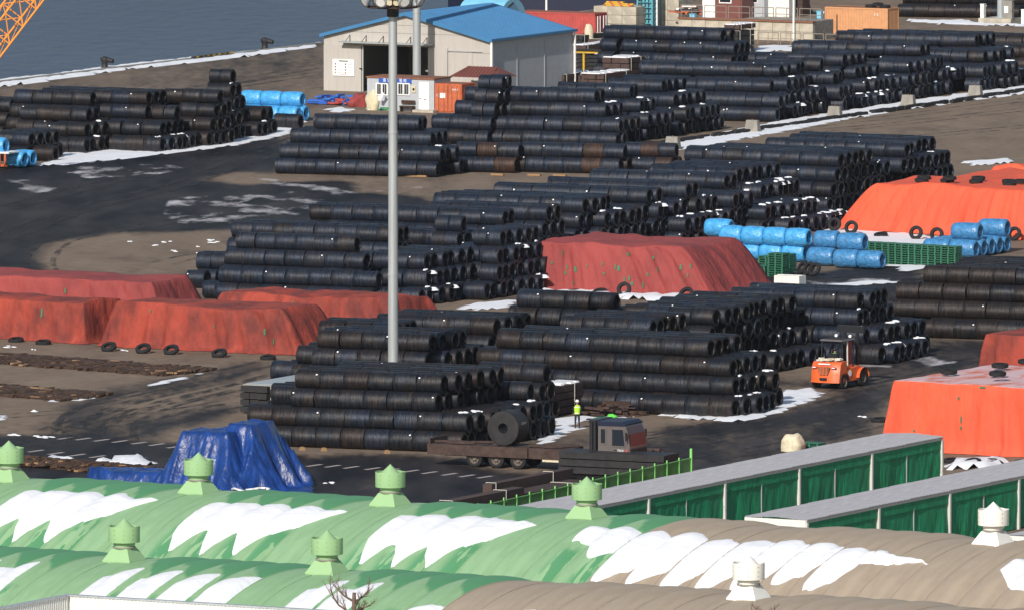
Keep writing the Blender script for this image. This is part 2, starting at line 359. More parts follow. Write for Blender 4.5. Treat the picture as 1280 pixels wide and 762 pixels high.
    # the ground sheet covers it everywhere but beyond the quay
build_water()
qw = MB()
qa = QP-BX*900; qb = QP+BX*900
qw.add([qa+Vector((0, 0, -.004)), qb+Vector((0, 0, -.004)), qb+Vector((0, 0, -4)), qa+Vector((0, 0, -4))], [(0, 1, 2, 3)])
struct(qw.build('quay_wall', 'concrete_dark'))
def along_quay(px):
    """point of the quay edge that stands at column px"""
    lo, hi = -700, 700
    for _ in range(40):
        m = (lo+hi)/2
        if proj(QP+BX*m)[0] < px: lo = m
        else: hi = m
    return QP+BX*lo
# kerb of the quay: single blocks
kb = MB(); kb.box((0, 0, .12), (.35, 2.9, .24)); kbm = kb.mesh('kerb_block', ['concrete_dark'])
kerb = thing('quay_kerb', 'low concrete kerb running along the edge of the quay', 'kerb', QP, -AL)
for i in range(-12, 78): link('kerb_block', kbm, kerb, (.25, i*3.0, .001*(i % 2)))
# lumpy snow banks
def snow_bank(px_poly, h=.12, name='snow_patch', label='patch of snow lying on the asphalt', lump=.5, step=.35):
    P = [gp(x, y) for x, y in px_poly]; Q = [(p.dot(AX), p.dot(BX)) for p in P]
    x0 = min(p[0] for p in Q); x1 = max(p[0] for p in Q); y0 = min(p[1] for p in Q); y1 = max(p[1] for p in Q)
    stx = step; sty = step*2.0; nx = int((x1-x0)/stx)+3; ny = int((y1-y0)/sty)+3
    if nx*ny > 30000: k = math.sqrt(nx*ny/30000); stx *= k; sty *= k; nx = int((x1-x0)/stx)+3; ny = int((y1-y0)/sty)+3
    ins = {}; vs = []; fs = []
    def inside(i, j):
        x = x0+(i-1)*stx; y = y0+(j-1)*sty
        return inpoly(x+.35*nz(x*1.3, y*.5, 1)+.12*nz(x*4, y*2, 1), y+1.2*nz(x*.9, y*.4, 5), Q)
    for j in range(ny+1):
        for i in range(nx+1): ins[i, j] = inside(i, j)
    idx = {}
    def vert(i, j):
        if (i, j) in idx: return idx[i, j]
        x = x0+(i-1)*stx; y = y0+(j-1)*sty
        full = ins[i, j] and ins.get((i-1, j), False) and ins.get((i+1, j), False) and ins.get((i, j-1), False) and ins.get((i, j+1), False)
        z = h*(.55+lump*(nz(x*1.1, y*.6, 2)+.6*nz(x*3, y*2, 4))) if full else .004
        x += stx*.5*nz(x*5, y*5, 7); y += sty*.5*nz(x*5, y*5, 8)
        p = AX*x+BX*y
        vs.append((p.x, p.y, max(z, .015) if full else z)); idx[i, j] = len(vs)-1; return idx[i, j]
    for j in range(ny):
        for i in range(nx):
            if ins[i, j] and ins[i+1, j] and ins[i, j+1] and ins[i+1, j+1]: fs.append((vert(i, j), vert(i+1, j), vert(i+1, j+1), vert(i, j+1)))
    if not fs: print('no snow', label); return
    q = MB(); q.add(vs, fs); o = q.build(name, 'snow', smooth=True); stuff(o, label, 'snow'); return o
def strip(pts, w):
    """band round a polyline (pixel), w = half widths in px"""
    up = [(x, y-ww) for (x, y), ww in zip(pts, w)]; dn = [(x, y+ww) for (x, y), ww in zip(pts, w)]
    return up+dn[::-1]
snow_bank(strip([(-30, 108), (60, 98), (130, 88), (170, 83), (250, 75), (330, 66), (404, 56)], [5, 4, 4, 3.5, 3.5, 3, 2]), .25, label='long snow bank along the edge of the quay')
snow_bank([(38, 208), (72, 196), (72, 190), (142, 184), (200, 184), (260, 172), (340, 158), (380, 148), (388, 152), (365, 168), (310, 180), (252, 188), (200, 194), (150, 200), (75, 207)], .14, label='snow under the coil rows beside the quay road')
snow_bank([(775, 190), (860, 176), (900, 166), (960, 154), (1060, 138), (1130, 127), (1200, 118), (1290, 106), (1290, 117), (1210, 127), (1140, 137), (1070, 148), (960, 169), (870, 185), (800, 195)], .18, label='long snow strip between the coil rows and the dry road')
snow_bank([(655, 557), (680, 540), (690, 530), (688, 522), (730, 519), (790, 519), (798, 523), (740, 525), (722, 530), (735, 535), (705, 542), (700, 550), (672, 556)], .10, label='snow on the ground beside the worker in the yellow vest')
snow_bank([(816, 517), (850, 515), (900, 520), (960, 512), (970, 488), (1018, 485), (1036, 490), (1014, 501), (980, 515), (930, 527), (890, 527), (850, 523)], .2, label='snow round the front corner of the middle coil stack')
snow_bank([(672, 364), (700, 364), (752, 365), (770, 367), (812, 368), (850, 370), (905, 374), (895, 379), (850, 377), (760, 374), (680, 371)], .42, label='snow heap at the foot of the dark red tarpaulin', lump=.45)
snow_bank([(1176, 578), (1210, 577), (1262, 574), (1262, 579), (1235, 585), (1180, 588)], .55, label='snow heap at the foot of the front orange tarpaulin', lump=.45)
snow_bank([(1048, 284), (1070, 278), (1085, 287), (1190, 296), (1192, 306), (1160, 312), (1070, 306), (1018, 297), (1018, 288)], .10, label='smooth snow between the green pallets and the orange tarpaulin')
snow_bank([(1105, 329), (1130, 331), (1165, 328), (1166, 336), (1120, 341)], .08, label='snow beside the blue wrapped coils')
snow_bank([(1196, 202), (1266, 198), (1270, 204), (1210, 208)], .15, label='snow strip behind the far orange tarpaulin')
snow_bank([(181, 480), (205, 474), (257, 465), (260, 467), (215, 478), (190, 482)], .08, label='narrow snow patch at the end of the upper timber row')
snow_bank([(90, 500), (112, 493), (130, 490), (120, 498), (100, 502)], .08, label='small snow patch at the end of the lower timber row')
snow_bank([(56, 499), (78, 497), (88, 501), (60, 503)], .06, label='tiny snow patch just below the lower timber row')
snow_bank([(-10, 516), (10, 518), (19, 523), (0, 526), (-10, 526)], .08, label='small snow patch at the left edge of the photo')
snow_bank([(36, 570), (60, 572), (100, 575), (130, 577), (150, 572), (198, 575), (196, 584), (140, 584), (60, 578)], .45, label='snow piled on the nearest timber row', lump=.8)
snow_bank([(590, 378), (648, 373), (650, 380), (620, 387), (560, 387)], .1, label='snow between two dark coil stacks')
snow_bank([(960, 358), (1010, 356), (1100, 350), (1150, 352), (1060, 358)], .06, label='thin snow on the wet lane behind the white bundle')
snow_bank([(400, 137), (420, 134), (450, 137), (430, 141), (408, 141)], .12, label='snow in front of the blue scrap pile')
snow_bank([(1125, 24), (1170, 26), (1200, 25), (1240, 30), (1290, 31), (1290, 34), (1180, 31), (1130, 27)], .2, label='snow along the far stack at the top of the photo')
snow_bank([(945, 56), (990, 57), (1010, 63), (940, 66)], .1, label='snow under the railing behind the coil rows')
snow_bank([(755, 283), (890, 288), (890, 291), (760, 287)], .1, label='snow strip behind the dark red tarpaulin')
# small frozen crumbs scattered on the dry yard
cr_ = MB()
for (x, y) in [(165, 303), (208, 303), (195, 307), (262, 301), (268, 303), (250, 309), (219, 314), (13, 433), (45, 437), (155, 438), (148, 464), (40, 513), (50, 545), (18, 543), (60, 546), (462, 137), (270, 160), (1078, 521), (925, 500), (590, 566), (410, 603), (700, 560), (1020, 605)]:
    for k in range(3):
        p = gp(x+random.uniform(-5, 5), y+random.uniform(-1, 1)); cr_.box((p.x, p.y, .02), (random.uniform(.08, .3), random.uniform(.15, .6), .05), random.random(), taper=(.6, .6))
stuff(cr_.build('snow_crumbs', 'snow'), 'crumbs of frozen snow scattered over the yard', 'snow')
# road hatching: short painted bars
mk = thing('road_marking', 'row of short faded painted bars across the wet lane', 'road marking', (0, 0, 0)); mk['kind'] = 'structure'
del mk['category']
bars = [(393, 581), (416, 582), (439, 583.4), (466, 585), (490, 586.4), (514, 588), (537, 590), (562, 592), (584, 594), (606, 595.5),
        (82, 547), (104, 548), (127, 549.5), (150, 551), (174, 553), (196, 555), (218, 558), (45, 563), (70, 566), (97, 568), (122, 570), (222, 572), (246, 574), (330, 577), (352, 578.5)]
mq = MB(); mq.box((0, 0, .004), (.32, 1.5, .004)); mqm = mq.mesh('painted_bar', ['marking'])
for (x, y) in bars:
    p = gp(x, y); o = link('painted_bar', mqm, mk, (p.x, p.y, 0)); o.rotation_euler = (0, 0, -AL-.10)
# ================================================================ tyre tracks on the yard
def track_mat():
    m = bpy.data.materials.new('track'); m.use_nodes = True; n = m.node_tree.nodes; l = m.node_tree.links; b = n['Principled BSDF']; b.inputs['Base Color'].default_value = (.024, .022, .024, 1); b.inputs['Roughness'].default_value = .8
    g = n.new('ShaderNodeNewGeometry'); mp = n.new('ShaderNodeMapping'); mp.inputs['Scale'].default_value = (1.1, .25, 1); l.new(g.outputs['Position'], mp.inputs[0])
    t = n.new('ShaderNodeTexNoise'); t.inputs['Scale'].default_value = 1.; t.inputs['Detail'].default_value = 7; l.new(mp.outputs[0], t.inputs['Vector'])
    r = n.new('ShaderNodeMapRange'); r.inputs[1].default_value = .38; r.inputs[2].default_value = .66; r.inputs[4].default_value = .75; l.new(t.outputs[0], r.inputs[0]); l.new(r.outputs[0], b.inputs['Alpha']); MT['track'] = m
track_mat()
def track(pts, wd=.32, gap=1.9, n=2):
    P = [gp(x, y) for x, y in pts]; C_ = []
    for i in range(len(P)-1):
        p0 = P[max(0, i-1)]; p1 = P[i]; p2 = P[i+1]; p3 = P[min(len(P)-1, i+2)]
        for k in range(14):
            t = k/14; C_.append(.5*((2*p1)+(p2-p0)*t+(2*p0-5*p1+4*p2-p3)*t*t+(3*p1-p0-3*p2+p3)*t**3))
    C_.append(P[-1]); q = MB(); global TRZ
    for s in range(n):
        off = (s-(n-1)/2)*gap; vs = []
        for i, p in enumerate(C_):
            d = C_[min(len(C_)-1, i+1)]-C_[max(0, i-1)]; d.normalize(); nn = Vector((-d.y, d.x, 0)); TRZ += .0; w_ = wd*(.8+.4*nz(i*.3, s, 1))
            vs += [p+nn*(off-w_)+Vector((0, 0, TRZ)), p+nn*(off+w_)+Vector((0, 0, TRZ))]
        q.add(vs, [(2*i, 2*i+1, 2*i+3, 2*i+2) for i in range(len(C_)-1)])
    TRZ += .0015; o = q.build('tyre_track', 'track'); struct(o)
TRZ = .003
for pts, wd in [([(-10, 560), (70, 548), (120, 528), (200, 500), (340, 462)], .5), ([(150, 552), (150, 530), (190, 510), (260, 492), (340, 474)], .35), ([(110, 548), (90, 530), (130, 505), (230, 478), (340, 452)], .4),
                ([(60, 540), (130, 520), (230, 505), (310, 487)], .3), ([(150, 534), (200, 527), (260, 512), (310, 503)], .45), ([(0, 520), (100, 512), (180, 496), (260, 478)], .25),
                ([(850, 556), (960, 535), (1060, 508), (1110, 486)], .4), ([(830, 545), (930, 522), (1010, 500), (1090, 480)], .3), ([(870, 575), (980, 556), (1090, 530), (1110, 522)], .3), ([(1070, 480), (1130, 466), (1200, 452), (1290, 440)], .4), ([(760, 552), (850, 538), (930, 530)], .25),
                ([(60, 345), (50, 325), (80, 300), (170, 285), (260, 270)], .25), ([(0, 300), (100, 262), (220, 232), (345, 188)], .5), ([(0, 262), (120, 232), (240, 206), (350, 172)], .4), 
                ([(1000, 166), (1120, 155), (1290, 136)], .2), ([(1080, 178), (1180, 168), (1290, 158)], .22), ([(880, 180), (980, 162), (1120, 146), (1290, 124)], .18), ([(200, 330), (260, 318), (340, 316)], .3),
                ([(160, 130), (280, 110), (400, 92)], .3), ([(240, 112), (330, 96), (404, 82)], .25), ([(1010, 352), (1090, 345), (1160, 340)], .3)]: track(pts, wd)
# ================================================================ timber rows on the ground
def timber_row(x0, y0, x1, y1, n, hh, label, wd=2.6):
    a = gp(x0, y0); b = gp(x1, y1); q = MB(); d = (b-a); L = d.length; d.normalize(); nn = Vector((-d.y, d.x, 0)); an = math.atan2(d.y, d.x)
    for i in range(n):
        t = random.random(); s = random.uniform(-1, 1)*wd; p = a+d*L*t+nn*s; hz = hh*(1-.5*abs(s)/wd)
        q.box((p.x, p.y, random.random()*hz+.04), (random.uniform(.3, 1.3), random.uniform(.1, .35), random.uniform(.08, .16)), an+random.choice((0, math.pi/2, random.random()*3)), mi=0 if random.random() > .05 else 1)
    return stuff(q.build('timber_debris', ['timber', 'timber_light']), label, 'timber')
timber_row(-60, 444, 237, 466, 1700, .14, 'long low row of brown timber scraps below the red tarpaulins')
timber_row(-60, 484, 112, 497, 1000, .14, 'second low row of brown timber scraps nearer the road')
timber_row(0, 576, 190, 592, 1000, .4, 'nearest row of timber scraps beside the blue tarpaulin', 1.4)
# ================================================================ tarpaulins
OCC = []
def tarp(name, label, fl, fr, depth, h, ins=(.5, .5, .5, .5), mats='tarp_red', topmat=None, patches=(), fold=.12, seed=0, sag=.15, group='tarpaulins over stored goods', crown=0., lshift=0., hr=None):
    """sheet pulled over a pile: sides with folds, sagging top.  ins = how far the top edge is set in at left, right, front, back"""
    A = gp(*fl); B = gp(*fr); d = B-A; L = d.length; ang = math.atan2(d.y, d.x); cx = L/2
    per = []
    NS = max(40, int(L/.16)); ND = max(20, int(depth/.3)); rc = .5
    for i in range(NS): per.append((i/NS, 0, 'f'))
    for i in range(ND): per.append((1, i/ND, 'r'))
    for i in range(NS): per.append((1-i/NS, 1, 'b'))
    for i in range(ND): per.append((0, 1-i/ND, 'l'))
    N = len(per); q = MB(); vs = []; rings = 12; hr = h if hr is None else hr
    def base(s, t): return Vector((s*L+lshift*t, t*depth, 0))
    def top(s, t):
        x = ins[0]+s*(L-ins[0]-ins[1])+lshift*t; y = ins[2]+t*(depth-ins[2]-ins[3]); return x, y
    def hz(x, y):
        hh = h+(hr-h)*max(0, min(1, x/L))
        return hh+sag*(nz(x*.28+seed, y*.22, seed)*1.2+.5*nz(x*.8, y*.6, seed+3))+crown*(1-abs(2*y/depth-1))
    for k in range(rings+1):
        f = k/rings
        for i, (s, t, c) in enumerate(per):
            b0 = base(s, t); x, y = top(s, t); T = Vector((x, y, hz(x, y)))
            e = f**1.25; p = b0.lerp(T, f); p.z = T.z*(1-(1-f)**1.35)
            al = s*L if c in 'fb' else t*depth
            fo = 1.7*fold*((1-f)**.55)*(nz(al*.9+f*.5, seed+ord(c), 1)*1.3+.7*nz(al*2.3, f*.8, seed+2)+.35*abs(nz(al*4.2-f*1.5, seed, 6)))
            fo += .6*fold*nz(al*1.2, f*3, seed+11)*(1 if f < 1 else 0)
            nrm = {'f': (0, -1), 'b': (0, 1), 'l': (-1, 0), 'r': (1, 0)}[c]
            cr = min(min(s, 1-s)*L, min(t, 1-t)*depth) if False else 0
            p.x += nrm[0]*fo; p.y += nrm[1]*fo
            if k == 0: p.x += nrm[0]*.25*(1+nz(al*.7, seed, 4)); p.y += nrm[1]*.25*(1+nz(al*.7, seed, 4)); p.z = .02+.05*abs(nz(al*2, seed))
            vs.append(p)
    base_i = 0
    fs = []
    for k in range(rings):
        for i in range(N): fs.append((k*N+i, k*N+(i+1) % N, (k+1)*N+(i+1) % N, (k+1)*N+i))
    q.add(vs, fs)
    nf = len(fs)
    # top sheet as grid joined visually to the last ring
    gx = NS; gy = ND; vs2 = []; fs2 = []
    for j in range(gy+1):
        for i in range(gx+1):
            x, y = top(i/gx, j/gy); vs2.append((x, y, hz(x, y)))
    for j in range(gy):
        for i in range(gx): a = j*(gx+1)+i; fs2.append((a, a+1, a+gx+2, a+gx+1))
    q.add(vs2, fs2, 1 if topmat else 0)
    th = thing(name, label, 'tarpaulin', (A.x, A.y, 0), ang, group)
    me = q.mesh('sheet', [mats]+([topmat] if topmat else []), True)
    bm = bmesh.new(); bm.from_mesh(me); bmesh.ops.remove_doubles(bm, verts=bm.verts, dist=.003); bmesh.ops.recalc_face_normals(bm, faces=bm.faces); bm.to_mesh(me); bm.free()
    o = link('sheet', me, th); OCC.append((me, Matrix.Translation(A) @ Matrix.Rotation(ang, 4, 'Z')))
    # mending patches: small green squares stitched on the front
    if patches:
        bv = BVHTree.FromPolygons([v.co.copy() for v in me.vertices], [tuple(p.vertices) for p in me.polygons])
        for (s, f, wd, hh) in patches:
            r = bv.ray_cast(Vector((s*L, -3, f*h)), Vector((0, 1, 0)))
            if r[0] is None: continue
            p, nn = r[0], r[1]; nn = -nn if nn.y > 0 else nn
            t1 = Vector((0, 0, 1)).cross(nn).normalized(); t2 = nn.cross(t1).normalized(); pb = MB(); q0 = p+nn*.07
            pb.add([q0-t1*wd-t2*hh, q0+t1*wd-t2*hh, q0+t1*wd*.8+t2*hh, q0-t1*wd*1.1+t2*hh*.9], [(0, 1, 2, 3)]); pb.build('patch', 'patch_green', th)
    return th
rp = lambda n, sd: [(random.Random(sd+i).uniform(.05, .9), random.Random(sd*3+i).uniform(.15, .85), random.Random(sd*5+i).uniform(.04, .10), random.Random(sd*7+i).uniform(.08, .22)) for i in range(n)]
tarp('red_tarpaulin', 'dark red tarpaulin with green patches in the middle of the yard', (676, 362.5), (889, 371.5), 10, 3.3, (-.2, 2.6, .5, .8), 'tarp_red', patches=rp(24, 11), fold=.18, seed=2.3, sag=.2)
tarp('red_tarpaulin', 'pale red tarpaulin, farthest back of the group at left', (-60, 389), (205, 399), 7, 2.45, (.6, 1.2, .4, .8), 'tarp_red', patches=rp(5, 31), seed=5.1)
tarp('red_tarpaulin', 'red tarpaulin with one green mark at the left edge', (-60, 419), (105, 430), 5, 2.6, (.5, .5, .5, .5), 'tarp_redorange', patches=[(.66, .72, .06, .3)], seed=8.8, crown=.2)
tarp('red_tarpaulin', 'blotchy orange red tarpaulin weighed down by a row of tyres', (124, 432), (372, 444), 6, 2.9, (1.2, 1.5, .4, .8), 'tarp_redorange', patches=rp(4, 51), fold=.15, seed=12.4)
tarp('red_tarpaulin', 'long red tarpaulin lying behind the light mast', (256, 412), (503, 424), 6, 2.5, (1.0, 1.0, .7, .7), 'tarp_redorange', patches=rp(3, 61), fold=.2, seed=15.1, sag=.3)
tarp('orange_tarpaulin', 'large bright orange tarpaulin with tyres on top, far right', (1044, 286), (1330, 303), 20, 3.5, (3.0, 1, 1.0, 1.5), 'tarp_orange', fold=.16, seed=21.2, sag=.25)
tarp('orange_tarpaulin', 'pale orange tarpaulin peeping out behind the largest far one', (1215, 262), (1330, 268), 14, 3.4, (1.5, 1, 1.0, 2), 'tarp_orange', fold=.16, seed=24.2, sag=.3)
tarp('orange_tarpaulin', 'dull orange tarpaulin at the right edge behind the front one', (1222, 468), (1340, 474), 10, 2.6, (.5, 1, .2, 1), 'tarp_redorange', 'tarp_redorange', seed=27.7)
tarp('orange_tarpaulin', 'tall bright orange tarpaulin with snow dust and tyres on top, front right', (1101, 561), (1330, 574), 13.5, 4.15, (.75, .5, .3, .6), 'tarp_orange', 'tarp_snowy', patches=[(.42, .8, .07, .09), (.44, .5, .05, .2), (.44, .38, .06, .1), (.55, .97, .2, .06), (.18, .3, .05, .07)], fold=.14, seed=31.9, sag=.08)
# blue tarpaulin: heightfield over three piles
def blue_tarp():
    A = gp(225, 613); W = 18.5; D = 11.; x0 = -7.2
    piles = [(-.3, 2.7, .8, 3.4, 3.3), (2.0, 3.5, 2.2, 5.0, 3.7), (-6.6, -.2, .2, 2.8, .8)]   # x0,x1,y0,y1,h in metres from A
    nx, ny = 170, 90; vs = []; fs = []; ins = {}
    def hgt(x, y):
        h = 0
        for i, (a, b, c, d, hh) in enumerate(piles):
            dx = max(a-x, 0, x-b); dy = max(c-y, 0, y-d); ds = math.hypot(dx, dy)
            run = hh*(.55+.30*nz((x if dy > dx else y)*1.1, i, 2)+.12*nz((x if dy > dx else y)*3.2, i, 5)); t = max(0, 1-ds/run)
            h = max(h, hh*(t**1.25)+(.05*nz(x*1.5, y*1.5, i) if ds == 0 else 0)) if t > 0 else h
        edge = .12+.14*nz(x*1.3, y*1.3, 1)+.05*nz(x*4, y*4, 3)
        return h+max(.02, edge)+ .06*nz(x*2.5+y, y*1.1, 5)*(1 if .15 < h < 3.2 else .3)
    out = [(-7, 1), (-4.8, -.4), (-2, -.2), (0, -1.6), (2.4, -1.9), (5.0, -1.3), (7.0, -.2), (8.2, 1.2), (6.8, 3.5), (5.6, 6), (4.6, 8.0), (0, 7), (-4, 5), (-6.8, 2.5)]
    idx = {}
    for j in range(ny+1):
        for i in range(nx+1):
            x = x0+W*i/nx; y = -2.5+D*j/ny; ins[i, j] = inpoly(x+.25*nz(x*2, y*2), y+.25*nz(x*2, y*2, 4), out)
    def vert(i, j):
        if (i, j) not in idx:
            x = x0+W*i/nx; y = -2.5+D*j/ny; e = all(ins.get((i+a, j+b), False) for a in (-1, 1) for b in (-1, 1)); idx[i, j] = len(vs); vs.append((x, y, hgt(x, y) if e else .01))
        return idx[i, j]
    for j in range(ny):
        for i in range(nx):
            if ins[i, j] and ins[i+1, j+1] and ins[i+1, j] and ins[i, j+1]: fs.append((vert(i, j), vert(i+1, j), vert(i+1, j+1), vert(i, j+1)))
    th = thing('blue_tarpaulin', 'glossy dark blue tarpaulin draped over two tall piles beside the sheds', 'tarpaulin', A, -AL)
    q = MB(); q.add(vs, fs); me = q.mesh('sheet', ['tarp_blue'], True); link('sheet', me, th)
    OCC.append((me, Matrix.Translation(A) @ Matrix.Rotation(-AL, 4, 'Z')))
    r = MB(); pts = [Vector((4.9+1.1*math.cos(t)*(1+.2*math.sin(3*t)), -.6+.7*math.sin(t), .35+.1*math.sin(2*t))) for t in [i*.42 for i in range(14)]]
    for a, b in zip(pts, pts[1:]): r.cyl(a, b, .07, seg=6)
    r.build('rope', 'white_paint', th, smooth=True)
    for (x, y) in [(2.4, -1.3), (5.6, -.9), (3.4, -1.5)]: r = MB(); r.box((x, y, .3), (.5, .3, .12), .5, taper=(.6, .6)); r.build('frozen_snow', 'snow', th)
    g = MB(); g.box((2.6, -1.75, .25), (.5, .3, .3), .3, taper=(.5, .5)); g.build('patch', 'patch_green', th)
    return th
blue_tarp()
# ================================================================ tyres
def tyre_mesh(w=.26, ro=.52, ri=.28):
    q = MB(); h = w/2; q.lathe([(ri, -h*.8), (ri+.03, -h), (ro-.07, -h), (ro, -h*.65), (ro, h*.65), (ro-.07, h), (ri+.03, h), (ri, h*.8), (ri+.06, 0)], 22, closed=True)
    return q.mesh('tyre', ['rubber'], 40)
TY = tyre_mesh()
def tyre(px, py, z, label, lean=0., face=0., scale=1., group='loose tyres', onz=None):
    p = gp(px, py, z); o = link('tyre', TY, None, (p.x, p.y, z+(.13 if lean < .3 else .52*math.sin(lean)+.03)*scale)); o.rotation_euler = (lean, 0, face); o.scale = (scale,)*3
    return tag(o, label, 'tyre', group)
for i, (x, y, ln) in enumerate([(20, 427, .15), (54, 430, .12), (136, 438.5, .5), (179, 441, .55), (214, 442.5, .55), (274, 446, .45), (335, 449, .12)]):
    tyre(x, y, 0, 'dark tyre '+['leftmost along the foot of the left red tarpaulins', 'second from left along the foot of the red tarpaulins', 'at the left corner of the blotchy red tarpaulin',
         'in front of the blotchy tarpaulin, left of its middle pair', 'in front of the blotchy tarpaulin, right of the middle pair', 'alone right of the middle on the blotchy tarpaulin', 'rightmost along the foot of the blotchy tarpaulin'][i], ln, R(-20))
for (x, y, zz, lb) in [(84, 420, .1, 'tyre lying in the gap between two red tarpaulins, lower'), (104, 417, .3, 'tyre lying in the gap between two red tarpaulins, upper'), (113, 425, 0, 'tyre on the ground at the right end of the left tarpaulin')]: tyre(x, y, zz, lb, .1)
for (x, y, ln, lb) in [(718, 367, .1, 'flat tyre left of the snow heap at the dark red tarpaulin'), (750, 368, .3, 'second tyre from left against the dark red tarpaulin'), (780, 371, 1.25, 'upright tyre leaning on the dark red tarpaulin'), (858, 375, .9, 'half buried tyre at the right of the dark red tarpaulin'),
                      (1043, 289, 1.2, 'upright tyre at the left corner of the far orange tarpaulin, partly hidden'), (1064, 293, 1.2, 'upright tyre second at the left corner of the far orange tarpaulin'), (1101, 296, .2, 'flat tyre at the foot of the far orange tarpaulin'),
                      (1145, 300, 1.3, 'left one of two upright tyres before the far orange tarpaulin'), (1171, 302, 1.3, 'right one of two upright tyres before the far orange tarpaulin'), (1187, 301, .1, 'flat tyre beside the blue wrapped coils at right'),
                      (1268, 301, 1.25, 'upright tyre right of the blue coils at the edge'), (1189, 578, .1, 'left tyre at the foot of the front orange tarpaulin'), (1216, 581, .3, 'middle tyre at the foot of the front orange tarpaulin'), (1238, 579, .1, 'right tyre at the foot of the front orange tarpaulin'),
                      (1276, 581, .2, 'last tyre at the foot of the front tarpaulin at the edge'), (1099, 527, .1, 'small tyre left of the front orange tarpaulin')]: tyre(x, y, 0, lb, ln, R(-25))
for (x, y, zz, lb) in [(1186, 466.5, 4.27, 'tyre lying alone on top of the front orange tarpaulin'), (1247, 469, 4.27, 'lower tyre of the small pile on the front orange tarpaulin'), (1247, 469, 4.53, 'upper tyre of the small pile on the front orange tarpaulin'), (1250, 459, 4.27, 'tyre behind the small pile on the front orange tarpaulin'), (1283, 454, 4.27, 'tyre at the right edge on the front orange tarpaulin'),
                       (1152, 227.5, 3.62, 'lower left tyre on the far orange tarpaulin'), (1155, 224, 3.62, 'upper left tyre on the far orange tarpaulin'), (1184, 228, 3.62, 'lower tyre of the second pair on the far tarpaulin'), (1187, 225, 3.9, 'upper tyre of the second pair on the far tarpaulin'),
                       (1223, 225, 3.62, 'upper tyre of the third pair on the far tarpaulin'), (1220, 229, 3.62, 'lower tyre of the third pair on the far tarpaulin'), (1261, 229, 3.62, 'upper tyre of the fourth pair on the far tarpaulin'), (1262, 232, 3.62, 'lower tyre of the fourth pair on the far tarpaulin'), (1276, 229, 3.62, 'rightmost tyre on the far orange tarpaulin')]: tyre(x, y, zz, lb, .05)
for i, (x, y) in enumerate([(1003, 343), (1011, 344), (1018, 345)]): tyre(x, y, 0, ['left', 'middle', 'right'][i]+' tyre of the leaning trio beside the green pallets', 1.0, R(-60+8*i))
# ================================================================ wire rod coils
D = 1.27; HL = 1.095
def coil_template(seed, wm, L=1.6, seg=18):
    rnd = random.Random(seed); ro = D/2; ri = ro*.70; q = MB(); uv = []
    prof = [(ri, .0), (ri+.02, -.5), (ro-.028, -.5), (ro-.004, -.488), (ro+.004, -.2), (ro-.004, .2), (ro-.004, .488), (ro-.028, .5), (ri+.02, .5)]
    ph = [rnd.uniform(-.03, .03) for _ in range(seg)]
    vs = []
    for r, x in prof:
        for i in range(seg):
            a = 2*math.pi*i/seg; rr = r+(.012*math.sin(3*a+seed)+.6*ph[i]*(1 if r > ri+.1 else .5)); xx = x*L*1.0
            if abs(x) > .45: xx += ph[(i*5) % seg]*.9
            vs.append((xx, math.sin(a)*rr, math.cos(a)*rr))
    fs = []; np_ = len(prof)
    for k in range(np_):
        k2 = (k+1) % np_
        for i in range(seg):
            j = (i+1) % seg; fs.append((k*seg+i, k2*seg+i, k2*seg+j, k*seg+j))
            x1 = prof[k][1]*L*3+seed*7; x2 = prof[k2][1]*L*3+seed*7; off = (0, 0)
            if abs(prof[k][1]) > .45 and abs(prof[k2][1]) > .45: x1 += prof[k][0]*9; x2 += prof[k2][0]*9
            uv += [(x1/3, i/seg*4), (x2/3, i/seg*4), (x2/3, (i+1)/seg*4), (x1/3, (i+1)/seg*4)]
    return vs, fs, uv
WM = ['wire_dark', 'wire_mid', 'wire_brown', 'wire_rust']
TPL = [coil_template(s, 0) for s in range(5)]
CM = {}
for s in range(5):
    for k, wm in enumerate(WM):
        vs, fs, uv = TPL[s]; me = bpy.data.meshes.new('wire_coil'); me.from_pydata(vs, [], fs); me.materials.append(MT[wm])
        u = me.uv_layers.new(name='UVMap'); u.data.foreach_set('uv', [c for t in uv for c in t])
        me.polygons.foreach_set('use_smooth', [True]*len(fs)); me.set_sharp_from_angle(angle=R(50)); me.update(); CM[s, k] = me
tg = MB(); tg.box((0, 0, 0), (.10, .08, .012)); TAG = tg.mesh('tag', ['tag_white'])
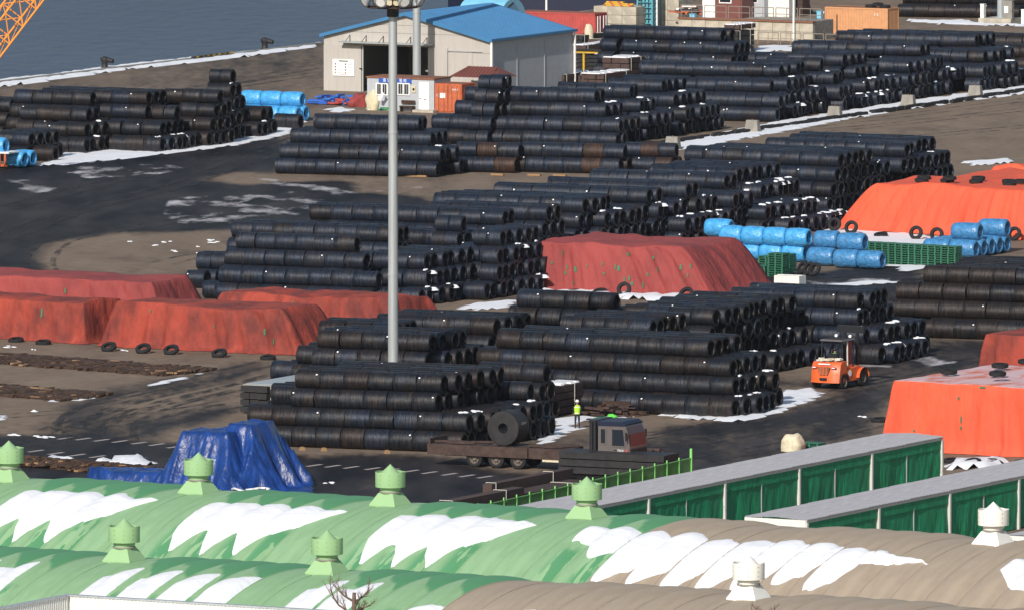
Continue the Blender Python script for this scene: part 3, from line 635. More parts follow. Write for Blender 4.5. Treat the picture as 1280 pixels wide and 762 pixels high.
# a run = (layer, x of left end, x of right end, y of the underside at its right end, number of rows going back[, tint])
STACKS = [
 ('behind flatbed truck', 20, 0.35, [(0, 352, 590, 563, 9), (1, 314, 587, 541, 8), (2, 342, 560, 513, 6), (2, 590, 652, 503, 2), (3, 373, 555, 492, 6)], 1),
 ('left of mast foot', 22, 0.3, [(1, 342, 425, 478, 2), (2, 374, 560, 462, 5), (3, 400, 542, 441, 4), (3, 401, 500, 428, 3)], 1),
 ('just behind light mast', 22, 0.3, [(3, 474, 621, 421, 4), (2, 520, 636, 440, 3)], 1),
 ('stack facing the worker', 26, 0.35, [(0, 688, 919, 522, 5), (1, 640, 920, 497, 5), (2, 600, 917, 473, 5), (3, 625, 889, 448, 4), (3, 704, 817, 423, 5), (2, 601, 684, 480, 1)], 1),
 ('before dark red tarpaulin', 26, 0.3, [(3, 650, 772, 390, 1), (2, 640, 768, 410, 3)], 1),
 ('stack left of forklift', 26, 0.3, [(3, 783, 896, 409, 10), (2, 780, 893, 430, 12), (1, 780, 905, 450, 12), (0, 780, 915, 476, 12)], 1),
 ('stack behind forklift', 24, 0.3, [(3, 917, 1075, 388, 4), (2, 930, 1076, 410, 5), (1, 940, 1083, 433, 7), (0, 1000, 1103, 456, 6)], 0),
 ('right edge behind wet lane', 20, 0.3, [(0, 1142, 1330, 427, 9), (1, 1113, 1330, 401, 8), (2, 1122, 1330, 381, 8), (3, 1157, 1330, 361, 8)], 2),
 ('behind left red tarpaulins', 23, 0.25, [(0, 256, 480, 381, 2), (0, 236, 259, 361, 2), (1, 249, 285, 338, 2), (1, 277, 474, 361, 1), (2, 285, 459, 339, 2), (3, 298, 447, 318, 1), (3, 293, 501, 306, 2),
        (2, 470, 535, 340, 6), (1, 478, 537, 361, 6), (0, 480, 528, 383, 6), (0, 545, 600, 378, 9), (1, 560, 625, 353, 7), (2, 560, 626, 332, 6), (3, 595, 629, 310, 5)], 0),
 ('second stack behind left tarpaulins', 23, 0.25, [(3, 390, 632, 284, 2), (3, 548, 580, 292, 1), (2, 300, 585, 311, 2)], 0),
 ('deep block behind dark tarpaulin', 23, 0.2, [(3, 541, 687, 278, 2), (3, 545, 732, 269, 4), (3, 620, 812, 257, 2), (3, 690, 861, 249, 2), (3, 740, 909, 239, 2), (3, 819, 925, 230, 6),
        (2, 640, 760, 285, 5), (2, 680, 826, 275, 3), (2, 740, 873, 268, 3), (2, 790, 920, 261, 3), (2, 830, 955, 250, 6), (1, 760, 860, 292, 6), (1, 840, 960, 278, 7), (0, 880, 990, 294, 8)], 0),
 ('beside dry beige road', 28, 0.2, [(3, 859, 1052, 211, 5), (3, 960, 1135, 199, 2), (3, 990, 1149, 193, 3), (2, 900, 1035, 221, 1), (2, 1035, 1062, 227, 6), (2, 1090, 1153, 213, 5), (1, 996, 1050, 241, 2), (1, 1050, 1100, 236, 5), (0, 1000, 1063, 259, 4), (0, 1080, 1110, 245, 6)], 0),
 ('left stack near office', 17, 0.2, [(0, 347, 541, 220, 2), (1, 351, 553, 203, 3), (2, 365, 541, 184, 3), (3, 396, 526, 166, 2)], 0),
 ('low row before office', 17, 0.2, [(0, 565, 776, 218, 1), (1, 572, 651, 199, 1), (1, 654, 782, 200, 1), (1, 782, 846, 199, 1), (0, 778, 812, 214, 1)], 3),
 ('deep block beside office', 18, 0.2, [(0, 560, 769, 182, 4), (1, 541, 777, 168, 4), (2, 570, 759, 149, 3), (3, 583, 746, 131, 2), (4, 600, 630, 114, 2), (3, 700, 790, 125, 2), (3, 762, 830, 118, 4), (2, 730, 803, 143, 3), (2, 760, 845, 135, 5),
        (1, 760, 813, 160, 4), (0, 775, 800, 177, 5), (1, 800, 860, 153, 6), (0, 800, 850, 170, 6), (3, 803, 977, 98, 2), (3, 940, 998, 95, 2), (3, 960, 1028, 91, 1), (2, 850, 965, 118, 1), (2, 870, 986, 115, 4), (1, 850, 976, 136, 2), (1, 930, 998, 130, 5), (0, 860, 967, 152, 2), (0, 940, 982, 149, 6),
        (2, 960, 1044, 108, 2), (1, 980, 1052, 125, 3), (3, 985, 1056, 85, 4), (2, 1010, 1072, 101, 4), (1, 1020, 1084, 118, 6), (0, 1010, 1054, 138, 8), (3, 992, 1153, 72, 2), (3, 1048, 1221, 61, 4), (2, 1080, 1138, 93, 3), (2, 1100, 1166, 89, 3), (2, 1150, 1232, 80, 5),
        (1, 1080, 1137, 110, 4), (1, 1100, 1180, 103, 4), (1, 1150, 1224, 100, 7), (0, 1080, 1150, 124, 6), (0, 1120, 1170, 118, 8), (0, 1190, 1236, 110, 9)], 0),
 ('far stack by concrete wall', 26, 0.2, [(3, 757, 905, 54, 2), (2, 780, 921, 70, 3), (1, 800, 990, 85, 2)], 0),
 ('top right below mast', 14, 0.2, [(0, 1123, 1300, 24, 2), (1, 1130, 1300, 8, 2)], 2),
 ('far right behind scaffold', 18, .2, [(1, 1180, 1320, 62, 3), (1, 1210, 1320, 75, 3)], 2),
 ('quay stack on left', 24, 0.2, [(0, 30, 70, 202, 1), (0, 70, 109, 192, 4), (0, 140, 204, 190, 6), (0, 254, 283, 177, 2), (0, 293, 325, 171, 2), (0, 345, 376, 162, 1), (1, 0, 40, 184, 4), (1, 62, 110, 173, 3), (1, 130, 204, 171, 3), (1, 241, 290, 159, 2), (1, 303, 330, 153, 2),
        (2, 29, 112, 154, 2), (2, 120, 185, 151, 2), (2, 194, 222, 152, 1), (2, 215, 277, 144, 2), (3, 20, 117, 134, 1), (3, 55, 187, 133, 3), (3, 208, 276, 131, 1), (3, 262, 292, 123, 2), (4, 265, 292, 106, 1), (2, -30, 16, 142, 2)], 1),
]
COILS = []   # dicts
def lay_stack(si, where, ang, jit, runs, tint):
    a = R(ang); ax = Vector((math.cos(a), -math.sin(a), 0)); bx = BX
    pitch = .975*D/math.cos(AL-a)
    O = gp((runs[0][1]+runs[0][2])/2, runs[0][3], runs[0][0]*HL)
    det = ax.x*bx.y-ax.y*bx.x
    def uvof(P): dx = P.x-O.x; dy = P.y-O.y; return (dx*bx.y-dy*bx.x)/det, (ax.x*dy-ax.y*dx)/det
    occ = {}   # (layer,k) -> list of (u0,u1)
    first = None; rnd = random.Random(si*17+3)
    out = []
    def put(l, k, u0, u1, vis):
        n = max(1, round((u1-u0)/1.6)); Lc = (u1-u0)/n
        if Lc > 1.85: n += 1; Lc = (u1-u0)/n
        for i in range(n):
            c = u0+(i+.5)*Lc
            if any(x0 < c+Lc*.42 and x1 > c-Lc*.42 for x0, x1 in occ.get((l, k), [])): continue
            occ.setdefault((l, k), []).append((c-Lc/2, c+Lc/2))
            out.append((l, k, c, min(Lc, 1.72)))
    for r in runs:
        l, xl, xr, yb, n = r[:5]; z = l*HL
        P = gp(xr, yb, z); u1, v = uvof(P)
        if first is None: first = v-l/2*pitch
        k0 = round((v-first)/pitch-l/2)
        v = first+(k0+l/2)*pitch
        def u_at(px, v):
            u = 0
            for _ in range(3):
                Q = O+ax*u+bx*v; Q = Vector((Q.x, Q.y, z+D/2)); x, y = proj(Q); x2, _y = proj(Q+ax); u += (px-x)/(x2-x)
            return u
        ul = u_at(xl, v); ur = u_at(xr, v)
        off = 0
        for i in range(n):
            off = .7*off+rnd.uniform(-jit, jit); put(l, k0+i, ul+rnd.uniform(-.8, .8)*(i > 0), ur+off*(i > 0), True)
    for l in range(4, 0, -1):                # whatever must carry the upper layers
        for (ll, k), iv in list(occ.items()):
            if ll != l: continue
            for u0, u1 in sorted(iv): 
                for kk in (k, k+1): put(l-1, kk, u0, u1, False)
    ks = sorted(set(k for _, k, _, _ in out)); k0 = ks[0]
    rows = {}
    for (l, k, c, Lc) in out: rows.setdefault((l, k), []).append((c, Lc))
    z0 = D/2
    for (l, k), cs in rows.items():
        cs.sort(reverse=True)
        vv = first+(k+l/2)*pitch; streak = rnd.random()
        for i, (c, Lc) in enumerate(cs):
            P = O+ax*c+bx*(vv+rnd.uniform(-.02, .02)); q = rnd.random()
            if tint == 0: mk_ = 0 if q < .9 else 1
            elif tint == 1: mk_ = 1 if q < .72 else (0 if q < .88 else 2)
            elif tint == 2: mk_ = 2 if q < .8 else 1
            else: mk_ = 3 if q < .30 else (2 if q < .55 else 0)
            above = [uu for uu in (occ.get((l+1, k), [])+occ.get((l+1, k-1), []))]
            COILS.append(dict(s=si, where=where, l=l, k=k-k0, i=i+1, n=len(cs), P=Vector((P.x, P.y, z0+l*HL)), a=-a+rnd.uniform(-.022, .022), rs=rnd.uniform(.965, 1.005), L=Lc*(1.003 if rnd.random() < .72 else .955), m=mk_, t=rnd.randrange(5), roll=rnd.uniform(0, 6.28),
                              ledge=(i == 0 and bool(above) and max(u for _, u in above) < c+Lc/2-.3 and max(u for _, u in above)), c=c, ax=ax))
for si, (where, ang, jit, runs, tint) in enumerate(STACKS): lay_stack(si, where, ang, jit, runs, tint)
def coil_matrix(c): return Matrix.Translation(c['P']) @ Matrix.Rotation(c['a'], 4, 'Z') @ Matrix.Rotation(c['roll'], 4, 'X') @ Matrix.Diagonal((c['L']/1.6, c['rs'], c['rs'], 1))
print('coils', len(COILS))
def rank_coils():
    """which coils show largest from the photograph's standpoint"""
    vs = []; fs = []; own = []
    for ci, c in enumerate(COILS):
        Mx = coil_matrix(c); o = len(vs); n = 8
        for x in (-.8, .8):
            for i in range(n): t = 2*math.pi*i/n; vs.append(Mx @ Vector((x, math.cos(t)*.62, math.sin(t)*.62)))
        for i in range(n): fs.append((o+i, o+(i+1) % n, o+n+(i+1) % n, o+n+i)); own.append(ci)
        fs.append(tuple(range(o, o+n))); fs.append(tuple(range(o+n, o+2*n))); own += [ci, ci]
    for me, Mx in OCC:
        o = len(vs); vs += [Mx @ v.co for v in me.vertices]
        for p in me.polygons: fs.append(tuple(i+o for i in p.vertices)); own.append(-1)
    bv = BVHTree.FromPolygons(vs, fs); cnt = {}; org = Vector((0, 0, H))
    for y in range(0, 600, 3):
        for x in range(0, 1280, 3):
            dx = (x+.5-640)/F; dy = -(y+.5-381)/F; d = Vector((dx, CT+dy*ST, -ST+dy*CT)).normalized()
            r = bv.ray_cast(org, d)
            if r[2] is not None and own[r[2]] >= 0: cnt[own[r[2]]] = cnt.get(own[r[2]], 0)+1
    return cnt
cnt = rank_coils()
order = sorted(cnt, key=lambda i: -cnt[i])[:290]
single = set(order)
LAY = ['bottom layer', 'second layer', 'third layer', 'top layer', 'very top']
# true position words: rows counted from the front among rows of that layer, coils counted from the right end
for ci in sorted(single):
    c = COILS[ci]; o = link('wire_coil', CM[c['t'], c['m']]); o.matrix_world = coil_matrix(c)
    kk = sorted(set(d['k'] for d in COILS if d['s'] == c['s'] and d['l'] == c['l'])); rk = kk.index(c['k'])
    pos = 'right end' if c['i'] == 1 else ordn(c['i'])+' from right'
    row = 'front row' if rk == 0 else ordn(rk+1)+' row back'
    tag(o, f"{['blue-black','grey-black','brownish','rusty'][c['m']]} coil, {pos}, {row}, {LAY[c['l']]}, {c['where']}", 'wire coil', 'wire rod coils stacked in the yard')
    if (ci*7919) % 100 < 14:
        t = link('tag', TAG, o); an = -c['roll']+R(25+((ci*31) % 50)); t.location = (.62*(1 if ci % 2 else -1), math.sin(-c['roll']-R(40)) * .645, math.cos(-c['roll']-R(40))*.645)
        t.location = Vector((t.location.x, *(Matrix.Rotation(-c['roll'], 4, 'X') @ Vector((0, -math.sin(R(55))*.645, math.cos(R(55))*.645)))[1:])); t.rotation_euler = (-c['roll']+R(55), 0, 0)
def rest():
    vs = []; fs = []; mi = []; uvs = []
    import numpy as np
    T = [(np.array(t[0]), np.array(t[1]), np.array(t[2])) for t in TPL]; V = []; Fc = []; o = 0
    tagv = []
    for ci, c in enumerate(COILS):
        if ci in single: continue
        Mx = coil_matrix(c); m3 = np.array([r[:] for r in Mx]); t = T[c['t']]
        V.append(t[0] @ m3[:3, :3].T+m3[:3, 3]); Fc.append(t[1]+o); o += len(t[0]); mi += [c['m']]*len(t[1]); uvs.append(t[2])
    V = np.concatenate(V); Fc = np.concatenate(Fc); U = np.concatenate(uvs)
    me = bpy.data.meshes.new('wire_coils'); me.vertices.add(len(V)); me.vertices.foreach_set('co', V.ravel())
    me.loops.add(len(Fc)*4); me.loops.foreach_set('vertex_index', Fc.ravel()); me.polygons.add(len(Fc)); me.polygons.foreach_set('loop_start', np.arange(len(Fc))*4)
    for wm in WM: me.materials.append(MT[wm])
    me.polygons.foreach_set('material_index', mi); me.update(calc_edges=True)
    u = me.uv_layers.new(name='UVMap'); u.data.foreach_set('uv', U.ravel()); me.polygons.foreach_set('use_smooth', [True]*len(Fc)); me.set_sharp_from_angle(angle=R(50)); me.update()
    stuff(link('wire_coils', me), 'all the remaining dark wire rod coils stacked across the yard', 'wire coils')
    q = MB(); rnd = random.Random(5)
    for ci, c in enumerate(COILS):
        if ci in single or cnt.get(ci, 0) < 1 or rnd.random() > .13: continue
        th = R(rnd.uniform(25, 75)); P = c['P']; Mz = Matrix.Translation(P) @ Matrix.Rotation(c['a'], 4, 'Z')
        Mx = Mz @ Matrix.Translation((rnd.choice((-.6, .6, .2)), -math.sin(th)*.65, math.cos(th)*.65)) @ Matrix.Rotation(th, 4, 'X'); q.box((0, 0, 0), (.10, .10, .012), M=Mx)
    stuff(q.build('coil_tags', 'tag_white'), 'small white paper tags tied to the far coils', 'tags')
    q = MB()
    for ci, c in enumerate(COILS):
        if c['ledge'] is False or c['ledge'] is None or rnd.random() > (.8 if c['s'] == 10 else .3): continue
        u0 = c['ledge']; u1 = c['c']+c['L']/2
        if u1-u0 > 2.2 or u1-u0 < .15: u0 = max(u0, u1-.8)
        cc = (u0+u1)/2-c['c']; wdt = min(.9, (u1-u0))*rnd.uniform(.6, 1)
        Mz = Matrix.Translation(c['P']+c['ax']*cc+Vector((0, 0, D/2-.01))) @ Matrix.Rotation(c['a'], 4, 'Z')
        for _ in range(3): q.lathe([(.0, .07), (.3, .055), (.42, .02), (.5, -.05)], 7, Mz @ Matrix.Translation((rnd.uniform(-.3, .3)*wdt, rnd.uniform(-.2, .2), 0)) @ Matrix.Diagonal((wdt*rnd.uniform(.3, .8), .45*rnd.uniform(.4, 1.1), rnd.uniform(.4, 1.1), 1)))
        if rnd.random() < .25:
            Mz = Matrix.Translation(c['P']+c['ax']*(cc+.1)+BX*.62+Vector((0, 0, D/2-.22))); q.lathe([(.0, .12), (.2, .1), (.4, -.1)], 8, Mz)
    stuff(q.build('snow_on_coils', 'snow', smooth=True), 'small snow heaps left on the stepped ends of the coil rows', 'snow')
rest()
# ---------------------------------------------------------------- blue wrapped coils
def wrap_mesh(seed):
    q = MB(); seg = 26; vs = []; ro = .66; L = 1.75
    prof = [(.34, -.30), (.40, -.46), (.52, -.5), (.61, -.46), (.66, -.36), (.67, -.2), (.68, 0), (.67, .2), (.66, .36), (.61, .46), (.52, .5), (.40, .46), (.34, .30)]
    for k, (r, x) in enumerate(prof):
        for i in range(seg):
            a = 2*math.pi*i/seg; rr = r+.05*nz(a*2.2+seed*5, x*7, seed)+.03*nz(a*5, x*14, seed+9); vs.append((x*L+.03*nz(a*3, x*5, seed), math.sin(a)*rr, math.cos(a)*rr))
    fs = [(k*seg+i, (k+1)*seg+i, (k+1)*seg+(i+1) % seg, k*seg+(i+1) % seg) for k in range(len(prof)-1) for i in range(seg)]
    q.add(vs, fs); a = MB(); a.lathe([(.33, -.5), (.33, .5), (.30, .5), (.30, -.5)], 16, Matrix.Rotation(math.pi/2, 4, 'Y'), closed=True)
    return q.mesh('wrapping', ['blue_wrap' if seed < 4 else 'blue_wrap_dark'], True), a.mesh('bore', ['wrap_dark'], True)
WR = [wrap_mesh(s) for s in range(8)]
def blue_run(where, l, xl, xr, yb, n, ang=27):
    a = R(ang); ax = Vector((math.cos(a), -math.sin(a), 0)); z = l*1.13; P = gp(xr, yb, z); s = sc(xr, yb)
    L = (xr-xl)/s/math.cos(a); m = max(1, round(L/1.7)); Lc = L/m
    for r in range(n):
        for i in range(m):
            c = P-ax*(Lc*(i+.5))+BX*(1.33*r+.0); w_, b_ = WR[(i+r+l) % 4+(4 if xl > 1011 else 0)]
            pos = 'right end' if i == 0 else ordn(i+1)+' from right'
            t = thing('wrapped_coil', f"blue wrapped coil, {pos}, {'front' if r == 0 else ordn(r+1)} row, {['bottom', 'upper', 'top'][l]} layer, {where}", 'wrapped coil', (c.x, c.y, z+.67), -a, 'coils wrapped in blue plastic')
            t.scale = (Lc/1.75, 1, 1)
            o1 = link('wrapping', w_, t); o2 = link('bore', b_, t)
blue_run('end of quay rows', 0, 304, 374, 153, 2); blue_run('end of quay rows', 1, 304, 379, 135, 1)
blue_run('at left edge', 0, 8, 32, 210, 2); blue_run('at left edge', 1, -16, 8, 193, 1)
blue_run('group behind pallets', 0, 925, 1008, 328, 2); blue_run('group behind pallets', 1, 905, 1012, 309, 1); blue_run('beside dark tarpaulin', 1, 884, 915, 297, 1)
blue_run('darker blue group, left', 0, 1012, 1044, 333, 1); blue_run('darker blue group', 0, 1045, 1104, 337, 1); blue_run('darker blue group, left', 1, 1021, 1049, 312, 1); blue_run('darker blue group', 1, 1050, 1082, 315, 1)
blue_run('right hand group', 0, 1158, 1221, 323, 5); blue_run('right hand group', 1, 1193, 1226, 302, 1); blue_run('right hand group, rear', 1, 1227, 1260, 297, 1)
# ================================================================ warehouse
Y = -AL
def warehouse():
    P = gp(405, 113); th = thing('warehouse', 'grey sheet metal warehouse with bright blue gable roof by the quay', 'warehouse', P, Y)
    W, Ln, h, rise = 16.4, 15.5, 4.85, 2.05; x0, x1, dh = 3.8, 10.4, 4.05
    q = MB(); q.prism_y([(0, 0), (x0, 0), (x0, h), (0, h)], 0, .15); q.build('wall', 'warehouse_wall', th)
    q = MB(); q.prism_y([(x1, 0), (W, 0), (W, h), (x1, h)], 0, .15); q.build('wall', 'warehouse_wall', th)
    q = MB(); q.prism_y([(x0, dh), (x1, dh), (x1, h), (x0, h)], .001, .149); q.build('lintel', 'warehouse_wall', th)
    q = MB(); q.prism_y([(0, h), (W, h), (W/2, h+rise)], 0, .15); q.build('gable', 'warehouse_wall', th)
    q = MB(); q.box((W-.07, Ln/2+.08, h/2), (.14, Ln-.16, h)); q.build('wall', 'office_grey', th)
    q = MB(); q.box((.07, Ln/2+.08, h/2), (.14, Ln-.16, h)); q.build('wall', 'warehouse_wall', th)
    q = MB(); q.prism_y([(0, 0), (W, 0), (W, h), (W/2, h+rise), (0, h)], Ln, Ln+.14); q.build('wall', 'warehouse_wall', th)
    # roof: ridge parallel to the side wall; each slope with standing seams
    for sgn in (-1, 1):
        q = MB(); e = W/2+.2; s = rise/(W/2); zt = h+rise+.12
        x_e = W/2+sgn*e; z_e = zt-s*e
        q.add([(W/2, -.4, zt), (x_e, -.4, z_e), (x_e, Ln+.5, z_e), (W/2, Ln+.5, zt), (W/2, -.4, zt-.1), (x_e, -.4, z_e-.1), (x_e, Ln+.5, z_e-.1), (W/2, Ln+.5, zt-.1)],
              [(0, 1, 2, 3), (7, 6, 5, 4), (0, 4, 5, 1), (1, 5, 6, 2), (2, 6, 7, 3), (0, 3, 7, 4)])
        for i in range(32):
            y = -.3+i*.5; q.add([(W/2, y, zt+.003), (x_e, y, z_e+.003), (x_e, y+.06, z_e+.003), (W/2, y+.06, zt+.003), (W/2, y+.03, zt+.05), (x_e, y+.03, z_e+.05)], [(0, 1, 5, 4), (4, 5, 2, 3)])
        q.build('roof_slope', 'warehouse_roof', th)
        f = MB(); f.add([(W/2, -.46, zt+.03), (x_e, -.46, z_e+.03), (x_e, -.46, z_e-.25), (W/2, -.46, zt-.25), (W/2, -.41, zt+.03), (x_e, -.41, z_e+.03), (x_e, -.41, z_e-.25), (W/2, -.41, zt-.25)], [(0, 1, 2, 3), (7, 6, 5, 4), (0, 4, 5, 1), (1, 5, 6, 2), (2, 6, 7, 3), (3, 7, 4, 0)])
        f.build('barge_board', 'warehouse_roof', th)
    g = MB(); g.box((W+.26, Ln/2, h-.0), (.18, Ln+.8, .22)); g.build('gutter', 'warehouse_roof', th)
    for y in (-.2, Ln+.1):
        g = MB(); g.cyl((W+.2, y, 0), (W+.2, y, h-.1), .11, seg=8); g.build('downpipe', 'white_paint', th)
    for y in (5., 10.2): g = MB(); g.box((W+.02, y, h/2-.2), (.05, .1, h-.6)); g.build('joint', 'galv', th)
    # canopy strip with brackets
    c = MB(); c.box((6.4, -.55, dh+.28), (8.9, 1.0, .1)); can = c.build('door_canopy', 'galv', th)
    for x in (2.6, 4.2, 5.9, 8.6, 10.2):
        b = MB(); b.bar((x, -.9, dh+.34), (x, -.02, dh+.85), .06); b.bar((x, -.02, dh+.34), (x, -.02, dh+.85), .05); b.build('bracket', 'steel_dark', can)
    d = MB(); d.box((1.9, -.1, 2.0), (3.7, .08, 4.0)); dd = d.build('sliding_door', 'warehouse_wall', th)
    r = MB(); r.box((3.95, -.14, 2.0), (.09, .1, 4.0)); r.build('door_edge', 'galv', dd)
    r = MB(); r.bar((3.9, -.16, 2.0), (3.6, -.16, 2.0), .1); r.build('handle', 'steel_dark', dd)
    d = MB(); d.box((11.3, -.1, 2.0), (1.9, .08, 4.0)); d.build('sliding_door', 'warehouse_wall', th)
    for zz in (1.2, 2.5, 3.7, 5.2, 5.9):
        wd = W if zz < h else W-2*(zz-h)/rise*W/2-.4; xs = 12.4 if zz < dh else W/2-wd/2; xe = W if zz < dh else W/2+wd/2
        j = MB(); j.box(((xs+xe)/2, -.012, zz), (xe-xs, .02, .03)); j.build('seam', 'concrete_dark', th)
    dr = MB(); dr.box((13.6, -.03, 1.9), (2.2, .05, 3.6)); dr.build('side_door', 'warehouse_wall', th)
    rl = MB(); rl.box((13.9, -.08, 3.8), (3.4, .08, .07)); rl.build('door_rail', 'galv', th)
    # notice board: heading, two columns of short lines
    s = MB(); s.box((2.05, -.2, 2.05), (2.15, .05, 1.45)); sb = s.build('notice_board', 'white_paint', th)
    t = MB(); t.box((2.05, -.23, 2.62), (.9, .01, .09))
    for i in range(4):
        for x in (1.25, 2.25):
            t.box((x, -.23, 2.35-i*.25), (.12, .01, .12), mi=1 if i == 3 else 0); t.box((x+.42, -.23, 2.35-i*.25), (.5, .01, .05), mi=2)
    t.box((2.05, -.23, 1.45), (.7, .01, .06), mi=2); t.build('printed_lines', ['steel_dark', 'container_red', 'office_grey'], sb)
    f = MB(); f.box((W/2, Ln/2, .01), (W-.4, Ln-.4, .02)); f.build('floor', 'concrete_dark', th)
warehouse()
def container(name, label, P, L, Wd, h, mt, door='front', writing=()):
    th = thing(name, label, 'shipping container', P, Y)
    q = MB(); n = int(L/.3)
    def corr(p0, p1, out):       # corrugated side
        p0 = Vector(p0); p1 = Vector(p1); d = p1-p0; vs = []; m = max(2, int(d.length/.28)); 
        for i in range(m*4+1):
            o = out*(.03 if i % 4 in (1, 2) else -.012); p = p0+d*(i/(m*4)); vs += [p+o+Vector((0, 0, .15)), p+o+Vector((0, 0, h-.12))]
        q.add(vs, [(2*i, 2*i+2, 2*i+3, 2*i+1) for i in range(m*4)])
    corr((.1, .05, 0), (L-.1, .05, 0), Vector((0, -1, 0))); corr((L-.05, .1, 0), (L-.05, Wd-.1, 0), Vector((1, 0, 0)))
    corr((L-.1, Wd-.05, 0), (.1, Wd-.05, 0), Vector((0, 1, 0))); corr((.05, Wd-.1, 0), (.05, .1, 0), Vector((-1, 0, 0)))
    q.build('corrugated_sides', mt, th)
    f = MB()
    for x in (.06, L-.06):
        for y in (.06, Wd-.06): f.box((x, y, h/2), (.12, .12, h))
    for z in (.08, h-.06):
        for y in (.055, Wd-.055): f.box((L/2, y, z), (L-.25, .1, .14))
        for x in (.055, L-.055): f.box((x, Wd/2, z), (.1, Wd-.25, .14))
    f.build('frame', mt, th)
    r = MB(); r.box((L/2, Wd/2, h-.015), (L-.2, Wd-.2, .03)); r.build('roof', 'rust_edge', th)
    return th
def office():
    P = gp(459, 137.5); th = thing('site_office', 'grey portable office cabin with blue sign and barred windows before the warehouse', 'site office', P, Y)
    L, Wd, h = 6.45, 3.0, 2.75; k = 1/13.04; X = lambda px: (px-459)*k; Zz = lambda py, px: (137.5+(px-459)*.038-py)/14.65
    q = MB(); q.box((L/2, Wd/2, h/2), (L, Wd, h)); q.build('wall', 'office_grey', th)
    q = MB(); q.box((L/2, Wd/2, h+.06), (L+.16, Wd+.2, .12)); q.build('roof', 'rust_edge', th)
    for a, b in ((471, 485), (497.7, 512.5)):
        xa, xb = X(a), X(b); z1 = Zz(104.5, a); z0 = Zz(118.5, a); cx = (xa+xb)/2; cz = (z0+z1)/2
        fr = MB(); w_ = xb-xa; hh = z1-z0
        for dx in (-w_/2, 0, w_/2): fr.box((cx+dx, -.05, cz), (.09, .1, hh+.1))
        for dz in (-hh/2, hh/2): fr.box((cx, -.05, cz+dz), (w_+.09, .098, .09))
        wi = fr.build('window', 'white_paint', th)
        g = MB(); g.box((cx, -.02, cz), (w_-.05, .03, hh-.05)); g.build('pane', 'glass_dark', wi)
        bb = MB()
        for i in range(6): bb.box((cx-w_/2+w_*(i+.5)/6, -.09, cz), (.025, .02, hh))
        bb.build('bars', 'white_paint', wi)
    xa, xb = X(524.4), X(537); dz = Zz(103, 524); d = MB(); d.box(((xa+xb)/2, -.03, dz/2+.1), (xb-xa, .06, dz-.15)); do = d.build('door', 'white_paint', th)
    n = MB(); n.box(((xa+xb)/2, -.07, 1.75), (.5, .01, .28), mi=1); n.box(((xa+xb)/2+.05, -.07, 1.35), (.45, .01, .2), mi=1); n.box(((xa+xb)/2+.1, -.08, 1.05), (.2, .01, .08)); n.build('notice', ['container_red', 'tag_white'], do)
    n = MB(); n.cyl((xa+.08, -.1, 1.15), (xa+.2, -.1, 1.15), .03, seg=6); n.build('handle', 'steel_dark', do)
    m = MB(); m.box((X(518), -.05, Zz(112, 518)), (.36, .1, .55)); mb = m.build('meter_box', 'beige_tarp', th); m = MB(); m.cyl((X(518), -.11, Zz(112, 518)), (X(518), -.09, Zz(112, 518)), .12, seg=12); m.build('dial', 'steel_dark', mb)
    s = MB(); xa, xb = X(474), X(515); zc = Zz(101, 490); s.box(((xa+xb)/2, -.05, zc), (xb-xa, .08, .42)); sg = s.build('sign_board', 'sign_blue', th)
    for txt, px in (('출', 481.5), ('입', 487), ('통', 502), ('제', 507)):
        o = link('character', text_mesh(txt, .36, 'tag_white'), sg, (X(px), -.10, zc)); o.rotation_euler = (math.pi/2, 0, 0)
    st = MB(); st.box((X(535), -.5, .1), (2.0, .8, .2)); st.build('step', 'concrete', th)
office()
P = gp(543.5, 140.5); oc = container('shipping_container', 'short rusty orange container with double doors beside the grey office cabin', P, 2.6, 2.5, 2.45, 'rust_orange')
for x in (.67, 1.93):
    d = MB(); d.box((x, -.04, 1.22), (1.2, .06, 2.2)); dd = d.build('door', 'rust_orange', oc)
    for dx in (-.25, .25): b = MB(); b.cyl((x+dx, -.09, .15), (x+dx, -.09, 2.3), .03, seg=6); b.build('lock_bar', 'rust_edge', dd)
m = MB(); m.box((.8, -.09, 1.45), (.5, .02, .42)); m.build('plate', 'tag_white', oc)
o = link('number', text_mesh('YM 7', .28, 'tag_white'), oc, (2.0, -.13, 1.95)); o.rotation_euler = (math.pi/2, 0, 0)
o = link('letter', text_mesh('C', .3, 'tag_white'), oc, (.32, -.13, 1.45)); o.rotation_euler = (math.pi/2, 0, 0)
P = gp(598, 49); rc = container('shipping_container', 'long dark red container partly behind the blue roof', P, 12.2, 2.5, 2.7, 'container_red')
for y in (.65, 1.85):
    d = MB(); d.box((12.24, y, 1.3), (.06, 1.15, 2.3)); dd = d.build('door', 'container_red', rc)
    for dy in (-.25, .25): b = MB(); b.cyl((12.3, y+dy, .15), (12.3, y+dy, 2.45), .04, seg=6); b.build('lock_bar', 'tag_white', dd)
P = gp(1031, 42); fc = container('shipping_container', 'pale orange container behind the railing at the top right', P, 6.55, 2.45, 2.5, 'container_orange')
o = link('writing', text_mesh('S A', .35, 'tag_white'), fc, (5.4, -.06, 1.9)); o.rotation_euler = (math.pi/2, 0, 0)
for i, (x, y, lb) in enumerate([(1084, 43, 'left tyre on the roof of the pale orange container'), (1091, 43, 'middle tyre on the roof of the pale orange container'), (1097, 43.5, 'right tyre on the roof of the pale orange container')]):
    p = P+AX*(4.2+i*.75)+BX*1.2; o = link('tyre', TY, None, (p.x, p.y, 2.5+.14+.15*(i == 1))); o.rotation_euler = (.1*(i == 1), 0, 0); tag(o, lb, 'tyre', 'tyres on the container roof')
